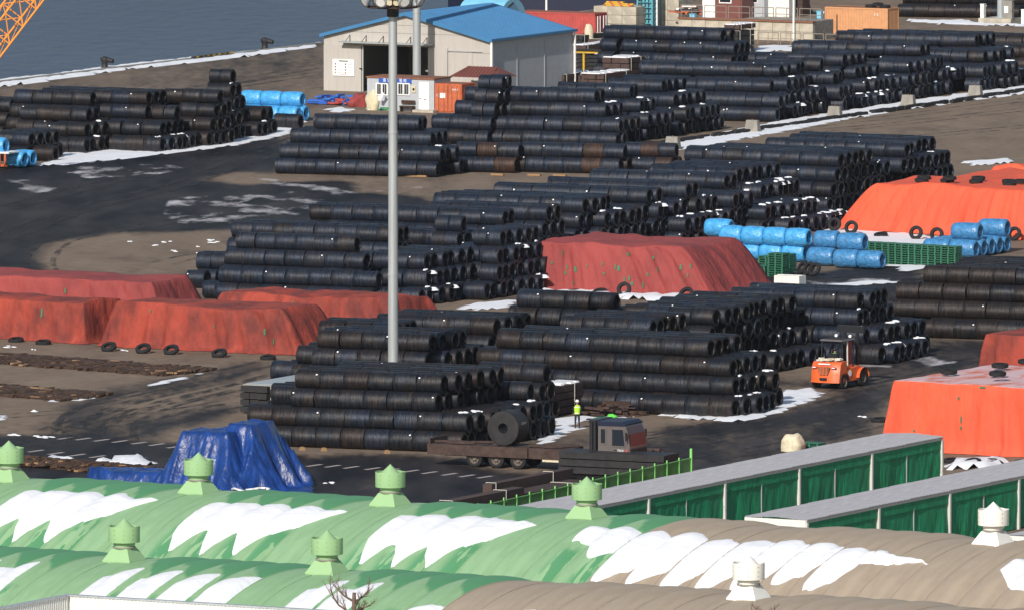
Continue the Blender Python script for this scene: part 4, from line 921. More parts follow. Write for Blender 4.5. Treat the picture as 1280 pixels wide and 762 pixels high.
# little shed with brown hipped roof
P = gp(600, 124); sh = thing('small_shed', 'small white shed with brown hipped roof behind the orange container', 'shed', P, Y)
q = MB(); q.box((.9, 1.0, .95), (2.0, 2.0, 1.9)); q.build('wall', 'white_paint', sh)
q = MB(); q.box((1.92, 1.0, 1.2), (.06, .7, .6)); q.build('window', 'glass_dark', sh)
q = MB(); q.add([(-2.6, -.9, 1.9), (2.3, -.9, 1.9), (2.3, 2.6, 1.9), (-2.6, 2.6, 1.9), (-1.6, .85, 2.75), (1.3, .85, 2.75)], [(0, 1, 5, 4), (1, 2, 5), (2, 3, 4, 5), (3, 0, 4), (0, 3, 2, 1)]); rf = q.build('roof', 'roof_brown', sh)
for i in range(14): x = -2.3+i*.33; q = MB(); q.add([(x, -.9, 1.91), (x+.06, -.9, 1.91), (max(-1.5, min(1.25, x))+.06, .8, 2.75), (max(-1.5, min(1.25, x)), .8, 2.75), (x+.03, -.9, 1.97), (max(-1.5, min(1.25, x))+.03, .8, 2.80)], [(0, 1, 4), (0, 4, 5, 3), (4, 1, 2, 5)]); q.build('seam', 'roof_brown', rf)
P = gp(541, 110); q = MB(); q.box((0, 0, .35), (2.6, 1.8, .9), taper=(.92, .8)); q.box((0, 0, .9), (2.8, 1.9, .16)); o = q.build('covered_crate', 'concrete_dark', None, loc=gp(556, 116)+Vector((0, 0, 1.0)), rz=Y); tag(o, 'grey green covered crate behind the office cabin roof', 'crate')
o.location.z = 1.0
q = MB(); q.box((0, 0, .5), (1.8, 1.2, 1.0)); o = q.build('pallet_stand', 'timber', None, loc=gp(556, 116), rz=Y); tag(o, 'low timber stand carrying the covered crate behind the cabin', 'stand')
# covered motor, scrap piles, bench
def lump(name, P, dims, mt, label, cat, seed, rz=Y, sub=4, smooth=True, amp=.35, sq=1.):
    q = MB(); n = 18; m = 9; vs = []
    for k in range(m+1):
        t = k/m*math.pi/2
        for i in range(n):
            a = 2*math.pi*i/n; r = math.cos(t)**(.55*sq); x = math.cos(a)*r; y = math.sin(a)*r; z = math.sin(t)**.8
            f = 1+amp*nz(x*1.8+seed, y*1.8, z*1.8+seed); vs.append((x*dims[0]/2*f, y*dims[1]/2*f, z*dims[2]*(1+amp*.5*nz(x*2, y*2, seed))))
    fs = [(k*n+i, k*n+(i+1) % n, (k+1)*n+(i+1) % n, (k+1)*n+i) for k in range(m) for i in range(n)]
    q.add(vs, fs); o = q.build(name, mt, None, smooth=smooth, loc=P, rz=rz)
    return tag(o, label, cat) if label else o
lump('covered_machine', gp(468, 137.5), (1.5, 1.2, 1.7), 'beige_tarp', 'machine wrapped in beige cloth against the office cabin', 'covered machine', 3, amp=.5)
q = MB(); q.add([(0, 0, 0), (.5, -.1, .7), (.2, 0, .9)], [(0, 1, 2)]); q.box((0, 0, .3), (.3, .02, .4)); o = q.build('white_cloth', 'tag_white', None, loc=gp(474.5, 139)+Vector((0, 0, .8)), rz=Y); tag(o, 'white cloth scrap hanging on the beige wrapped machine', 'cloth')
def scrap(px, py, n, sp, mts, label, hh=.6, name='scrap_pile'):
    P = gp(px, py); q = MB(); rnd = random.Random(int(px))
    for i in range(n):
        t = rnd.random(); x = rnd.uniform(-1, 1)*sp[0]; y = rnd.uniform(-1, 1)*sp[1]; z = rnd.random()*hh*(1-min(1, abs(x)/sp[0])**2)+.05
        q.box((x, y, z), (rnd.uniform(.4, 1.8), rnd.uniform(.08, .5), rnd.uniform(.05, .2)), rnd.choice((0, 1.57, .3, -.4)), mi=rnd.randrange(len(mts)))
    o = q.build(name, mts, None, loc=P, rz=Y); tag(o, label, 'scrap pile'); return o
scrap(418, 129, 60, (1.6, 2.2), ['machine_blue', 'machine_blue', 'sign_blue'], 'pile of bright blue steel parts left of the office cabin', .7)
scrap(436, 131, 40, (1.1, 1.8), ['machine_blue', 'container_red', 'tarp_red'], 'mixed blue and red scrap between the two coloured piles', .5)
lump('red_cover', gp(450, 133), (1.9, 2.4, 1.1), 'tarp_red', 'low red cover left of the beige wrapped machine', 'cover', 9, amp=.5)
scrap(483, 138, 20, (.7, .5), ['net_green', 'pallet_green'], 'crumpled green netting at the foot of the office cabin', .2)
P = gp(501, 139.5); bn = thing('bench', 'rusty brown bench under the second office window', 'bench', P, Y)
q = MB(); q.box((.6, 0, .45), (1.3, .5, .08)); q.build('seat', 'timber', bn); q = MB(); q.box((.6, .22, .8), (1.3, .06, .3)); q.build('backrest', 'timber', bn)
for x in (.05, 1.15): q = MB(); q.box((x, 0, .21), (.09, .45, .41)); q.build('leg', 'timber', bn)
q = MB(); q.box((0, 0, .35), (.45, .4, .7)); o = q.build('black_bin', 'black_paint', None, loc=gp(482, 136), rz=Y); tag(o, 'small dark bin right of the beige wrapped machine', 'bin')
# ================================================================ light masts
def mast(px, py, r0, r1, h, label, ring=None, base=False):
    P = gp(px, py); th = thing('light_mast', label, 'light mast', P)
    q = MB(); n = 3
    for i in range(n): q.cyl((0, 0, h*i/n), (0, 0, h*(i+1)/n), r0+(r1-r0)*i/n, r0+(r1-r0)*(i+1)/n, seg=20, caps=False)
    q.build('pole', 'galv', th, smooth=60)
    for i in range(1, n): c = MB(); c.cyl((0, 0, h*i/n-.08), (0, 0, h*i/n+.08), r0+(r1-r0)*i/n+.025, seg=20); c.build('collar', 'galv', th, smooth=60)
    if base: b = MB(); b.box((0, 0, .25), (3.4, 2.8, .5), -AL); b.build('footing', 'concrete', th); b = MB(); b.cyl((0, 0, .5), (0, 0, .6), r0+.3, seg=16); b.build('flange', 'galv', th)
    if ring:
        R0, z = ring; rg = MB()
        for zz in (z, z+.75):
            for rr in (R0, R0*.55):
                for i in range(16):
                    a = 2*math.pi*i/16; b = 2*math.pi*(i+1)/16; k = 1. if zz > z else .8
                    rg.bar((rr*k*math.cos(a), rr*k*math.sin(a), zz), (rr*k*math.cos(b), rr*k*math.sin(b), zz), .07)
        for i in range(16):
            a = 2*math.pi*i/16; rg.bar((R0*.8*math.cos(a), R0*.8*math.sin(a), z), (R0*math.cos(a), R0*math.sin(a), z+.9), .06)
            if i % 2 == 0: rg.bar((r1, 0, z) if False else (r1*math.cos(a), r1*math.sin(a), z), (R0*.8*math.cos(a), R0*.8*math.sin(a), z), .06); rg.bar((r1*math.cos(a), r1*math.sin(a), z+.9), (R0*math.cos(a), R0*math.sin(a), z+.9), .06)
        rg.build('lamp_ring', 'steel_brown', th)
        m = MB(); m.cyl((0, 0, z-.6), (0, 0, z+.1), r1+.12, seg=16); m.build('winch_collar', 'steel_dark', th, smooth=60)
        for i in range(8):
            a = 2*math.pi*(i+.5)/8; x, y = R0*.95*math.cos(a), R0*.95*math.sin(a)
            l_ = MB(); l_.lathe([(.1, .35), (.2, .3), (.42, -.05), (.44, -.12), (.3, -.13)], 12, Matrix.Translation((x, y, z+.45)) @ Matrix.Rotation(-a, 4, 'Z').inverted() @ Matrix.Rotation(R(-62), 4, 'Y')); lp = l_.build('floodlight', 'galv', th, smooth=True)
            g = MB(); g.lathe([(.02, 0), (.36, 0)], 12, Matrix.Translation((x, y, z+.45)) @ Matrix.Rotation(-a, 4, 'Z').inverted() @ Matrix.Rotation(R(-62), 4, 'Y') @ Matrix.Translation((0, 0, -.11))); g.build('lens', 'white_paint', lp)
        cab = MB()
        for dx, dz in ((-.22, .3), (.22, .3), (-.22, .72), (.22, .72)): cab.cyl((dx, -r1-.1, z+dz), (dx, -r1-.35, z+dz), .2, seg=10)
        cab.build('control_lamps', 'beige_tarp', th, smooth=60)
    return th
mast(491.5, 520, .33, .25, 26.4, 'tall grey light mast with a ring of lamps rising from the coil stacks', ring=(1.95, 25.35))
mast(521, 121, .36, .30, 22, 'second light mast standing before the warehouse, head out of view')
mast(1251, 29, .36, .30, 20, 'grey mast on a concrete footing at the top right corner', base=True)
P = gp(1251, 29)
for i, (dx, dz, w_, hh, mt, lb) in enumerate([(-1.4, .5, .35, 1.3, 'white_paint', 'white electric box left of the top right mast'), (1.3, .5, .9, 1.7, 'concrete_dark', 'grey cabinet right of the top right mast'), (1.2, .5, .4, .6, 'white_paint', 'white meter on the cabinet at the top right mast'), (2.9, .0, .35, 1.4, 'white_paint', 'white post at the very right of the far mast')]):
    q = MB(); yy = -1.0 if i != 2 else -1.32; q.box((0, 0, hh/2), (w_, .5 if i != 2 else .1, hh)); q.box((0, -.27 if i != 2 else -.06, hh*.5), (w_*.8, .03, hh*.8)); q.box((0, 0, hh+.02), (w_+.08, .55 if i != 2 else .12, .05)); o = q.build('electric_box', mt, None, loc=P+AX*dx+BX*yy+Vector((0, 0, dz+(.55 if i == 2 else 0))), rz=Y); tag(o, lb, 'electric box')
for (px, py, h, lb) in [(821, 40, 8, 'thin white pole left of the retaining wall'), (992, 52, 9, 'thin white pole in front of the retaining wall'), (683, 22, 6, 'thin white pole above the dark red container')]:
    th = thing('thin_pole', lb, 'pole', gp(px, py)); q = MB(); q.cyl((0, 0, 0), (0, 0, h), .11, .08, seg=8); q.build('pole', 'white_paint', th); q = MB(); q.cyl((0, 0, 0), (0, 0, .15), .25, seg=8); q.build('foot', 'concrete', th)
# ================================================================ top band: walls, cabins, railings
P = gp(742, 40)
def blockwall(P, wd, h, dp, label, name='concrete_wall', caps=True, mt='concrete'):
    th = thing(name, label, 'wall', P, Y); n = max(2, int(wd/1.3)); m = max(1, round(h/.95))
    ms = {}
    for j in range(m):
        for i in range(n):
            q = MB(); q.box((0, 0, 0), (wd/n-.03, dp, h/m-.03)); q.build('panel', mt, th, loc=(wd/n*(i+.5), dp/2+random.uniform(-.02, .02), h/m*(j+.5)))
    return th
bw = blockwall(P, 4.5, 2.45, 3.0, 'weathered concrete wall with stacked orange bricks on top')
for i in range(26):
    q = MB(); q.box((0, 0, 0), (.28, .4, .12)); q.build('brick', 'yellow' if i % 3 else 'rust_orange', bw, loc=(1.0+.3*(i % 10), .5+.3*(i//10), 2.52+.14*(i//10)))
P = gp(797, 40); tt = thing('lattice_tower', 'narrow teal lattice tower between two concrete walls', 'tower', P, Y)
for x in (0, 1.55):
    for y in (0, 1.3): q = MB(); q.box((x, y, 3), (.14, .14, 6)); q.build('corner_post', 'teal', tt)
for i in range(11):
    q = MB()
    for (a, b) in (((0, 0), (1.55, 0)), ((0, 1.3), (1.55, 1.3)), ((0, 0), (0, 1.3)), ((1.55, 0), (1.55, 1.3))): q.bar((*a, .3+i*.5), (*b, .3+i*.5), .09)
    q.build('rung', 'teal', tt)
q = MB(); q.box((.78, .65, 3), (1.1, .9, 5.9)); q.build('core', 'teal', tt)
for x in (.4, .78, 1.15): q = MB(); q.box((x, -.02, 3), (.06, .06, 5.9)); q.build('slat', 'steel_dark', tt)
blockwall(gp(820, 38), 2.4, 2.9, 3, 'tall beige concrete block left of the railings')
rw = blockwall(gp(848, 47), 14.0, 1.75, .5, 'long stained beige retaining wall under the railings', 'retaining_wall')
q = MB(); q.box((7.0, .2, 1.82), (14.1, .7, .14)); q.build('coping', 'rust_edge', rw)
q = MB(); q.box((6.5, 3.5, .87), (12.9, 6, 1.7)); struct(q.build('raised_yard', 'concrete_dark', None, loc=gp(848, 47), rz=Y))
def railing(P, L, h, label, mt='rail_grey', seg=2.3):
    th = thing('railing', label, 'railing', P, Y); n = max(1, round(L/seg)); s = L/n
    for i in range(n):
        q = MB(); x0 = i*s+.12; x1 = (i+1)*s-.12
        q.cyl((x0, 0, 0), (x0, 0, h), .045, seg=6); q.cyl((x1, 0, 0), (x1, 0, h), .045, seg=6); q.cyl((x0, 0, h), (x1, 0, h), .045, seg=6)
        q.cyl((x0, 0, h*.5), (x1, 0, h*.5), .035, seg=6); q.cyl(((x0+x1)/2, 0, 0), ((x0+x1)/2, 0, h), .035, seg=6); q.build('frame', mt, th)
    return th
o = railing(gp(850, 47)+Vector((0, 0, 1.9)), 14.8, 1.15, 'grey railing on top of the retaining wall')
railing(gp(946, 55), 14.0, 1.1, 'grey railing on the ground behind the coil rows'); railing(gp(1120, 52), 16, 1.0, 'far right grey railing behind the coil rows')
BZ = Vector((0, 0, 1.72))
def cabin(px, off, wd, h, dp, mt, label, win=True, name='cabin', z=1.72):
    P = gp(px, 47)+BX*off+Vector((0, 0, z)); th = thing(name, label, 'cabin', P, Y)
    q = MB(); q.box((wd/2, dp/2, h/2), (wd, dp, h)); q.build('wall', mt, th)
    q = MB(); q.box((wd/2, dp/2, h+.05), (wd+.2, dp+.2, .1)); q.build('roof', 'steel_dark', th)
    if win:
        f = MB(); f.box((wd*.4, -.03, h*.6), (wd*.45, .06, h*.35)); fr = f.build('window', 'white_paint', th); g = MB(); g.box((wd*.4, -.07, h*.6), (wd*.38, .03, h*.28)); g.build('pane', 'glass_dark', fr)
    d = MB(); d.box((wd*.85, -.02, h*.42), (wd*.18, .05, h*.8)); d.build('door', mt, th)
    return th
cabin(860, 3, 1.3, 3.0, 1.5, 'white_paint', 'narrow white cabin behind the railing, leftmost', False)
cabin(878, 2.5, 2.9, 3.2, 2.4, 'roof_brown', 'brown cabin with a window behind the railing')
cabin(910, 4, 1.8, 3.0, 2, 'office_grey', 'grey cabin right of the brown cabin'); cabin(935, 4, 2.3, 2.6, 1.4, 'white_metal', 'bright white cabin behind the railing', False); cabin(962, 5, 1.0, 2.8, 1.5, 'steel_brown', 'small brown cabin right of the white one', False)
for (px, py, z, lb) in [(866, 45, 1.0, 'small light blue post box at the retaining wall foot'), (1025, 44, 1.2, 'tall light blue box left of the pale orange container')]:
    th = thing('control_box', lb, 'box', gp(px, py), Y); q = MB(); q.box((0, 0, z+.5), (.5, .35, 1.0)); q.box((0, 0, z+1.03), (.6, .45, .06)); q.build('body', 'light_blue', th); q = MB(); q.box((0, 0, z/2), (.15, .15, z)); q.build('stem', 'galv', th)
scrap(1003, 40, 30, (1.6, .8), ['pallet_green', 'white_paint', 'steel_dark'], 'jumble of green and white goods on the raised yard', .7).location.z = 1.72
scrap(862, 41, 26, (1.6, .6), ['white_paint', 'steel_dark', 'rust_orange'], 'jumble of white and dark goods left of the brown cabin', .8).location.z = 1.72
# site goods at the top right
for i, px in enumerate((1116, 1131)):
    th = thing('yellow_barrier', ['left', 'right'][i]+' one of two yellow barriers behind the coil rows', 'barrier', gp(px, 53), Y, 'yellow barriers'); q = MB(); q.box((.55, 0, .5), (1.1, .5, .55)); q.build('body', 'yellow', th)
    for x in (.1, 1.0): q = MB(); q.box((x, 0, .11), (.12, .5, .22)); q.build('foot', 'steel_dark', th)
scrap(1150, 52, 22, (1.0, .5), ['rust_orange', 'lift_orange', 'steel_brown'], 'rusty orange scaffold parts right of the yellow barriers', .8)
scrap(1180, 52, 40, (2.2, .5), ['machine_blue', 'steel_dark', 'rust_orange'], 'blue and orange scaffold parts behind the coil rows', .8); scrap(1222, 52, 26, (1.2, .5), ['lift_orange', 'steel_brown'], 'orange scaffold parts farthest right', .8)
def bundle(px, py, wd, ln, layers, hl, label, mt='steel_rust', snow=True, rz=Y, name='steel_bundle', nb=3, z=0, straps=True):
    P = gp(px, py); th = thing(name, label, 'steel bundle', P+Vector((0, 0, z)), rz)
    bw_ = wd/nb
    for k in range(layers):
        for i in range(nb):
            q = MB(); q.box((0, 0, 0), (bw_-.02, ln+random.uniform(-.3, .1), hl-.06)); q.build('billet', mt, th, loc=(bw_*(i+.5)+random.uniform(-.01, .01), ln/2, hl*(k+.5)+.06))
        q = MB()
        for y in (ln*.15, ln*.85): q.box((wd/2, y, hl*k+.03), (wd, .1, .06))
        q.build('dunnage', 'timber', th)
    q = MB()
    for y in (.5, ln*.75):
        z1 = hl*layers+.07; q.box((wd+.015, y, z1/2), (.02, .06, z1)); q.box((wd/2, y, z1), (wd, .06, .02)); q.box((-.015, y, z1/2), (.02, .06, z1))
    if straps: q.build('strap', 'strap', th)
    if snow:
        s = MB(); n = 14
        for i in range(n):
            if random.random() < .8: s.box((wd*random.uniform(.4, .55), ln*(i+.5)/n, hl*layers+.09), (wd*random.uniform(.5, .9), ln/n*1.15, .09), random.uniform(-.03, .03), taper=(.9, .95))
        o = s.build('snow_on_steel', 'snow', None, loc=th.location, rz=rz); stuff(o, 'snow lying on '+label[:60], 'snow')
    return th
bundle(712, 57, 1.3, 6, 2, .45, 'dark steel bundle just right of the warehouse corner', 'steel_dark', False)
bundle(734, 58, 1.5, 5, 1, .6, 'single layer brown steel bundle before the dark red container', snow=False)
bundle(716, 64, 1.3, 6, 1, .5, 'snowy steel bundle left of the rack')
bundle(735, 84, 1.5, 4, 2, .5, 'snowy steel bundle on the upper right of the yellow rack')
bundle(753, 101, 2.6, 3.2, 4, .5, 'four layer steel pile beside the deep coil block')
bundle(632, 110, 1.6, 5.5, 1, .7, 'leftmost low snowy steel bundle behind the small shed'); bundle(650, 108, 1.7, 5, 1, .8, 'second low snowy steel bundle below the warehouse wall')
bundle(681, 108, 1.9, 5.5, 2, .5, 'third snowy steel bundle below the warehouse wall'); bundle(705, 106, 1.6, 5, 1, .8, 'fourth snowy steel bundle below the warehouse wall'); bundle(726, 107, 2.2, 6, 2, .5, 'rightmost snowy steel bundle below the yellow rack')
rk = thing('storage_rack', 'yellow storage rack loaded with dark bars beside the warehouse', 'rack', gp(716, 94), Y)
for x in (1.1, 2.7):
    for y in (0, 1.6): q = MB(); q.cyl((x, y, 0), (x, y, 2.0), .11, seg=8); q.build('post', 'yellow', rk)
q = MB(); q.box((1.5, .8, 2.05), (3.3, 1.9, .1)); q.build('shelf', 'yellow', rk)
q = MB(); [q.bar((-.1, y, 2.2), (3.2, y+.1, 2.2), .12) for y in (.2, .6, 1.0, 1.4)]; [q.box((1.2, .8, .3+.35*i), (2.4, 1.2, .25)) for i in range(5)]; o = q.build('steel_bars', 'steel_dark', None, loc=gp(716, 94), rz=Y); tag(o, 'dark steel bars stored in the yellow rack', 'steel bars')
bundle(906, 67, 1.3, 3.5, 4, .5, 'tall steel bundle pile with brown top before the retaining wall', 'steel_dark', False, nb=2); bundle(905, 66.5, 1.5, 3.6, 1, .45, 'brown steel layer topping the pile before the retaining wall', 'steel_rust', True, z=2.1)
bundle(300, 516, 1.9, 8, 4, .42, 'steel bundle pile with frosty top left of the front coil stack', 'steel_dark', False)
q = MB(); q.box((1.0, 4.4, 0), (1.9, 7.6, .05), taper=(.97, .98)); o = q.build('frost_sheet', 'galv', None, loc=gp(300, 516)+Vector((0, 0, 1.80)), rz=Y); tag(o, 'grey frosty sheet covering the pile left of the front coils', 'sheet')
bundle(653, 520, 1.9, 4.5, 4, .45, 'steel bundle pile with red mark between the coil stacks', 'steel_rust', True)
q = MB(); q.box((0, 0, 0), (.12, .06, .75)); o = q.build('red_tag', 'container_red', None, loc=gp(653, 520)+AX*1.93+Vector((0, 0, .95)), rz=Y); tag(o, 'small red mark hanging on the steel pile near the worker', 'tag')
scrap(764, 519, 50, (1.4, 1.2), ['steel_brown', 'timber'], 'heap of rusty scrap before the middle coil stack', .75)
bundle(603, 618, .62, 10.3, 1, .62, 'long rusty steel beam with strap loops beside the green fence', 'steel_rust', False, nb=1); bundle(545, 640, .8, 9.5, 1, .6, 'second long rusty beam nearer the green roof', 'steel_rust', False, nb=1)
bundle(618, 621, 1.6, 9.5, 1, .18, 'low brown plates with a snow line beside the green fence', 'steel_brown', False, nb=2); snow_bank([(613, 617.5), (650, 607), (700, 593), (706, 593), (652, 611), (618, 619)], .30, label='thin line of snow along the rusty beam by the green fence', lump=.1)
# concrete blocks along the road, dark dunnage at the coil feet
for i, (px, py) in enumerate([(838, 187), (938, 166), (1041, 148.5), (1133, 134), (1217, 122)]):
    th = thing('concrete_block', ordn(i+1)+' concrete block from left along the edge of the dry road', 'concrete block', gp(px-8, py), Y, 'concrete blocks along the road')
    q = MB(); q.box((.6, .4, .1), (1.35, .8, .2)); q.box((.6, .4, .62), (1.2, .65, .84), taper=(.85, .6)); q.build('body', 'concrete_dark', th); q = MB(); q.cyl((.6, .4, 1.03), (.6, .4, 1.12), .06, seg=6); q.build('lifting_loop', 'rust_edge', th)
q = MB(); rnd = random.Random(3)
for i in range(150):
    t = i/150; px = 780+t*500; py = 188.5-(px-780)*.145+rnd.uniform(-1.6, .2)
    if 0.03 < (t*5) % 1 < .12: continue
    p = gp(px, py); q.box((p.x, p.y, .16), (rnd.uniform(.3, .5), rnd.uniform(.9, 1.9), rnd.uniform(.2, .34)), Y+rnd.uniform(-.15, .15), taper=(.8, .95))
stuff(q.build('chocks', 'rubber'), 'dark rubber chocks laid along the feet of the coil rows', 'chocks')
q = MB()
for (x, y) in [(512, 221), (526, 221.5), (622, 219.5), (668, 220), (700, 220.5), (350, 523)]: p = gp(x, y); q.box((p.x, p.y, .08), (1.1, .3, .14), Y)
stuff(q.build('wood_wedges', 'timber_light'), 'pale wooden wedges under the bottom coils', 'wedges')
for i, (x, y) in enumerate([(378, 562), (405, 563), (343, 560), (484, 566)]):
    q = MB(); q.box((0, 0, .1), (.35, .3, .2), .3, taper=(.5, 1)); o = q.build('wooden_wedge', 'timber_light', None, loc=gp(x, y)); tag(o, ['second', 'third', 'leftmost', 'rightmost'][i]+' small wooden wedge at the foot of the front coil stack', 'wedge', 'wooden wedges')
# ================================================================ bollards, ship, crane, grab
for i, (px, py) in enumerate([(131, 87), (331, 63), (118, 8)]):
    if i == 2: continue
    P = gp(px, py); th = thing('bollard', ['left', 'right'][i]+' dark mooring bollard on the snowy quay edge', 'bollard', P, Y, 'mooring bollards')
    q = MB(); q.lathe([(.42, 0), (.38, .15), (.28, .25), (.27, .6), (.36, .8), (.42, .95), (.30, 1.1), (.0, 1.15)], 14); q.build('post', 'steel_dark', th, smooth=True)
    q = MB(); q.cyl((-.1, 0, .95), (.85, 0, .75), .26, .2, seg=10); q.build('horn', 'steel_dark', th, smooth=60)
    q = MB(); q.box((0, 0, .04), (1.1, 1.1, .08)); q.build('plate', 'cab_red' if i else 'steel_dark', th)
for i in range(14):
    p = along_quay(238+i*3.4) + AX*.45
    q = MB(); q.box((0, 0, .3), (.25, .9, .12)); o = q.build('edge_marker', 'yellow' if i % 2 else 'black_paint', None, loc=(p.x, p.y, 0), rz=Y); tag(o, ordn(i+1)+' from left of the yellow and black quay edge bars', 'edge marker', 'yellow and black bars on the quay edge')
P = gp(540, 22, -2.2)
th = thing('ship_hull', 'dark navy hull of a moored ship behind the warehouse', 'ship', gp(560, 14, -2.2), Y+R(24))
q = MB(); ol = [(0, 0), (2, -3), (6, -4.2), (60, -4.5), (60, 8), (6, 8), (2, 6)]; q.poly(ol, 0, 11); q.build('hull', 'navy', th)
q = MB(); q.poly([(x*1.002, y*1.02) for x, y in ol], 11, 11.25); q.build('rail_strake', 'steel_dark', th)
P = gp(594, 56); th = thing('grab_bucket', 'big pale blue rounded grab bucket behind the blue roof', 'grab bucket', P, Y)
q = MB(); n = 16; vs = []
for i in range(n+1):
    a = math.pi*i/n; vs += [(-1.9, -math.cos(a)*2.6+2.6, 2.2+math.sin(a)*2.0), (2.6, -math.cos(a)*2.6+2.6, 2.2+math.sin(a)*2.0)]
fs = [(2*i, 2*i+1, 2*i+3, 2*i+2) for i in range(n)]+[tuple(range(0, 2*n+2, 2))[::-1], tuple(range(1, 2*n+2, 2))]
q.add(vs, fs); q.box((.35, 2.6, 1.1), (4.5, 5.1, 2.25)); q.build('shell', 'light_blue', th, smooth=40)
for x in (-1.95, -.4, 1.1, 2.65): q = MB(); q.cyl((x, 2.6, 3.8), (x, .3, 3.0), .08, seg=6); q.build('rib', 'steel_dark', th)
P = gp(622, 50); th = thing('rusty_bucket', 'rusty brown bucket right of the pale blue grab', 'bucket', P, Y)
q = MB(); q.box((0, 0, 2.6), (1.6, 1.6, 2.0), taper=(1.5, 1.2)); q.build('shell', 'rust_edge', th)
for x in (-.6, .6): q = MB(); q.box((x, 0, .8), (.2, .2, 1.6)); q.build('leg', 'rust_edge', th)
q = MB(); q.cyl((0, 0, 3.4), (2.0, 0, 4.2), .3, seg=8); q.build('arm', 'rust_edge', th)
# crane boom
def crane():
    Yd = 905.
    def W_(px, py, off=0.):
        dx = (px-640)/F; dy = -(py-381)/F; d = Vector((dx, CT+dy*ST, -ST+dy*CT)); return Vector((0, 0, H))+d*((Yd+off)/d.y)
    A = W_(-75, 169.4); B = W_(140, -111); d = (B-A); L = d.length; d.normalize(); side = Vector((-d.z, 0, d.x)).normalized(); dep = Vector((0, 1, 0))
    th = thing('crane_boom', 'orange lattice crane boom cutting the top left corner over the water', 'crane', A)
    sp = 1.72; n = int(L/sp); wd = 2.05; ch = [(0, 0), (-wd*.05, 1), (-wd, .15), (-wd*.95, 1.2)]
    ch = [Vector((0, 0, 0)), side*0.55+dep*2.2+d*.3, side*1.75, side*2.35+dep*2.2+d*.3]
    off = Vector((0, 0, 0))
    for c in ch: q = MB(); q.cyl(c, c+d*L, .085, seg=7); q.build('chord', 'crane_orange', th)
    for i in range(n):
        a = d*(i*sp+.4); b = d*((i+1)*sp+.4)
        q = MB(); q.cyl(a+ch[0], a+ch[2], .05, seg=5); q.cyl(a+ch[0], b+ch[2], .045, seg=5); q.cyl(a+ch[1], a+ch[3], .05, seg=5); q.cyl(b+ch[1], a+ch[3], .045, seg=5)
        q.cyl(a+ch[0], a+ch[1], .05, seg=5); q.cyl(a+ch[2], a+ch[3], .05, seg=5); q.cyl(a+ch[0], b+ch[1], .035, seg=5); q.cyl(a+ch[2], b+ch[3], .035, seg=5)
        q.build('lacing', 'crane_orange', th)
    m = MB(); m.cyl(ch[2]+side*1.2, ch[2]+side*1.2+d*L, .05, seg=5); m.build('cable', 'steel_dark', th)
crane()
P = gp(6, 212); th = thing('loading_ramp', 'rusty orange slatted ramp end at the left edge with snow on it', 'ramp', P, Y)
q = MB(); q.box((-1.5, 1, 1.3), (3.6, 1.8, .12)); q.build('deck', 'snow', th)
for i in range(7): q = MB(); q.box((-3.0+i*.5, .08, .75), (.16, .12, .95), taper=(1, 1)); q.build('slat', 'rust_orange', th)
q = MB(); q.box((-1.6, .2, .3), (3.4, .2, .2)); q.build('beam', 'rust_orange', th)
q = MB(); q.box((-1.6, 1, .11), (3.2, 1.2, .22)); q.build('foot', 'steel_dark', th)
# ================================================================ pallets, sacks, bales
def pallet_mesh():
    q = MB()
    for x in (-.55, 0, .55): q.box((x, 0, .06), (.10, 1.1, .08))
    for x in (-.5, -.25, 0, .25, .5): q.box((x, 0, .135), (.2, 1.1, .03))
    for y in (-.5, 0, .5): q.box((0, y, .012), (1.2, .14, .02))
    return q.mesh('pallet', ['pallet_green'])
PM = pallet_mesh()
def pallets(px, py, n, where, col, grp):
    P = gp(px, py)
    for i in range(n):
        o = link('pallet', PM, None, (P.x+random.uniform(-.02, .02), P.y, i*.165), Y); tag(o, f"green pallet, {ordn(i+1)} up in {col} {where}", 'pallet', grp)
for i in range(7): pallets(1090+i*16.5, 328+i*.9, 9, 'before far orange tarpaulin', ['first', 'second', 'third', 'fourth', 'fifth', 'sixth', 'seventh'][i]+' stack from left', 'green pallets in a row')
pallets(951, 343, 4, 'beside dark red tarpaulin', 'the low left stack', 'green pallets by the blue coils'); pallets(973, 345, 10, 'beside dark red tarpaulin', 'the tall front stack', 'green pallets by the blue coils'); pallets(982, 340, 8, 'behind the tall one', 'the hidden stack', 'green pallets by the blue coils'); pallets(961, 337, 6, 'under the blue coils', 'the dark rear stack', 'green pallets by the blue coils')
pallets(1016, 559, 2, 'right of the big white sack', 'the lone stack', 'green pallets by the sack')
for i in range(3):
    P = gp(977+i*10.5, 358+i*.4); q = MB(); q.box((0, 0, .4), (.66, 1.1, .8), taper=(.96, .97)); q.box((0, -.56, .4), (.05, .03, .8)); q.box((0, 0, .82), (.6, .05, .03)); o = q.build('white_bale', 'white_metal', None, loc=P, rz=Y); tag(o, ['left', 'middle', 'right'][i]+' of three white wrapped bales on the wet lane', 'bale', 'white wrapped bales')
s_ = lump('sack', gp(991, 563), (1.45, 1.2, 1.0), 'sack', 'big bulging white sack standing behind the long canopy roof', 'sack', 4, amp=.3, sq=.6)
lump('sack', gp(736, 56)+Vector((0, 0, .0)), (.9, .9, 1.9), 'sack', 'pale sack standing before the dark red container', 'sack', 14, amp=.3)
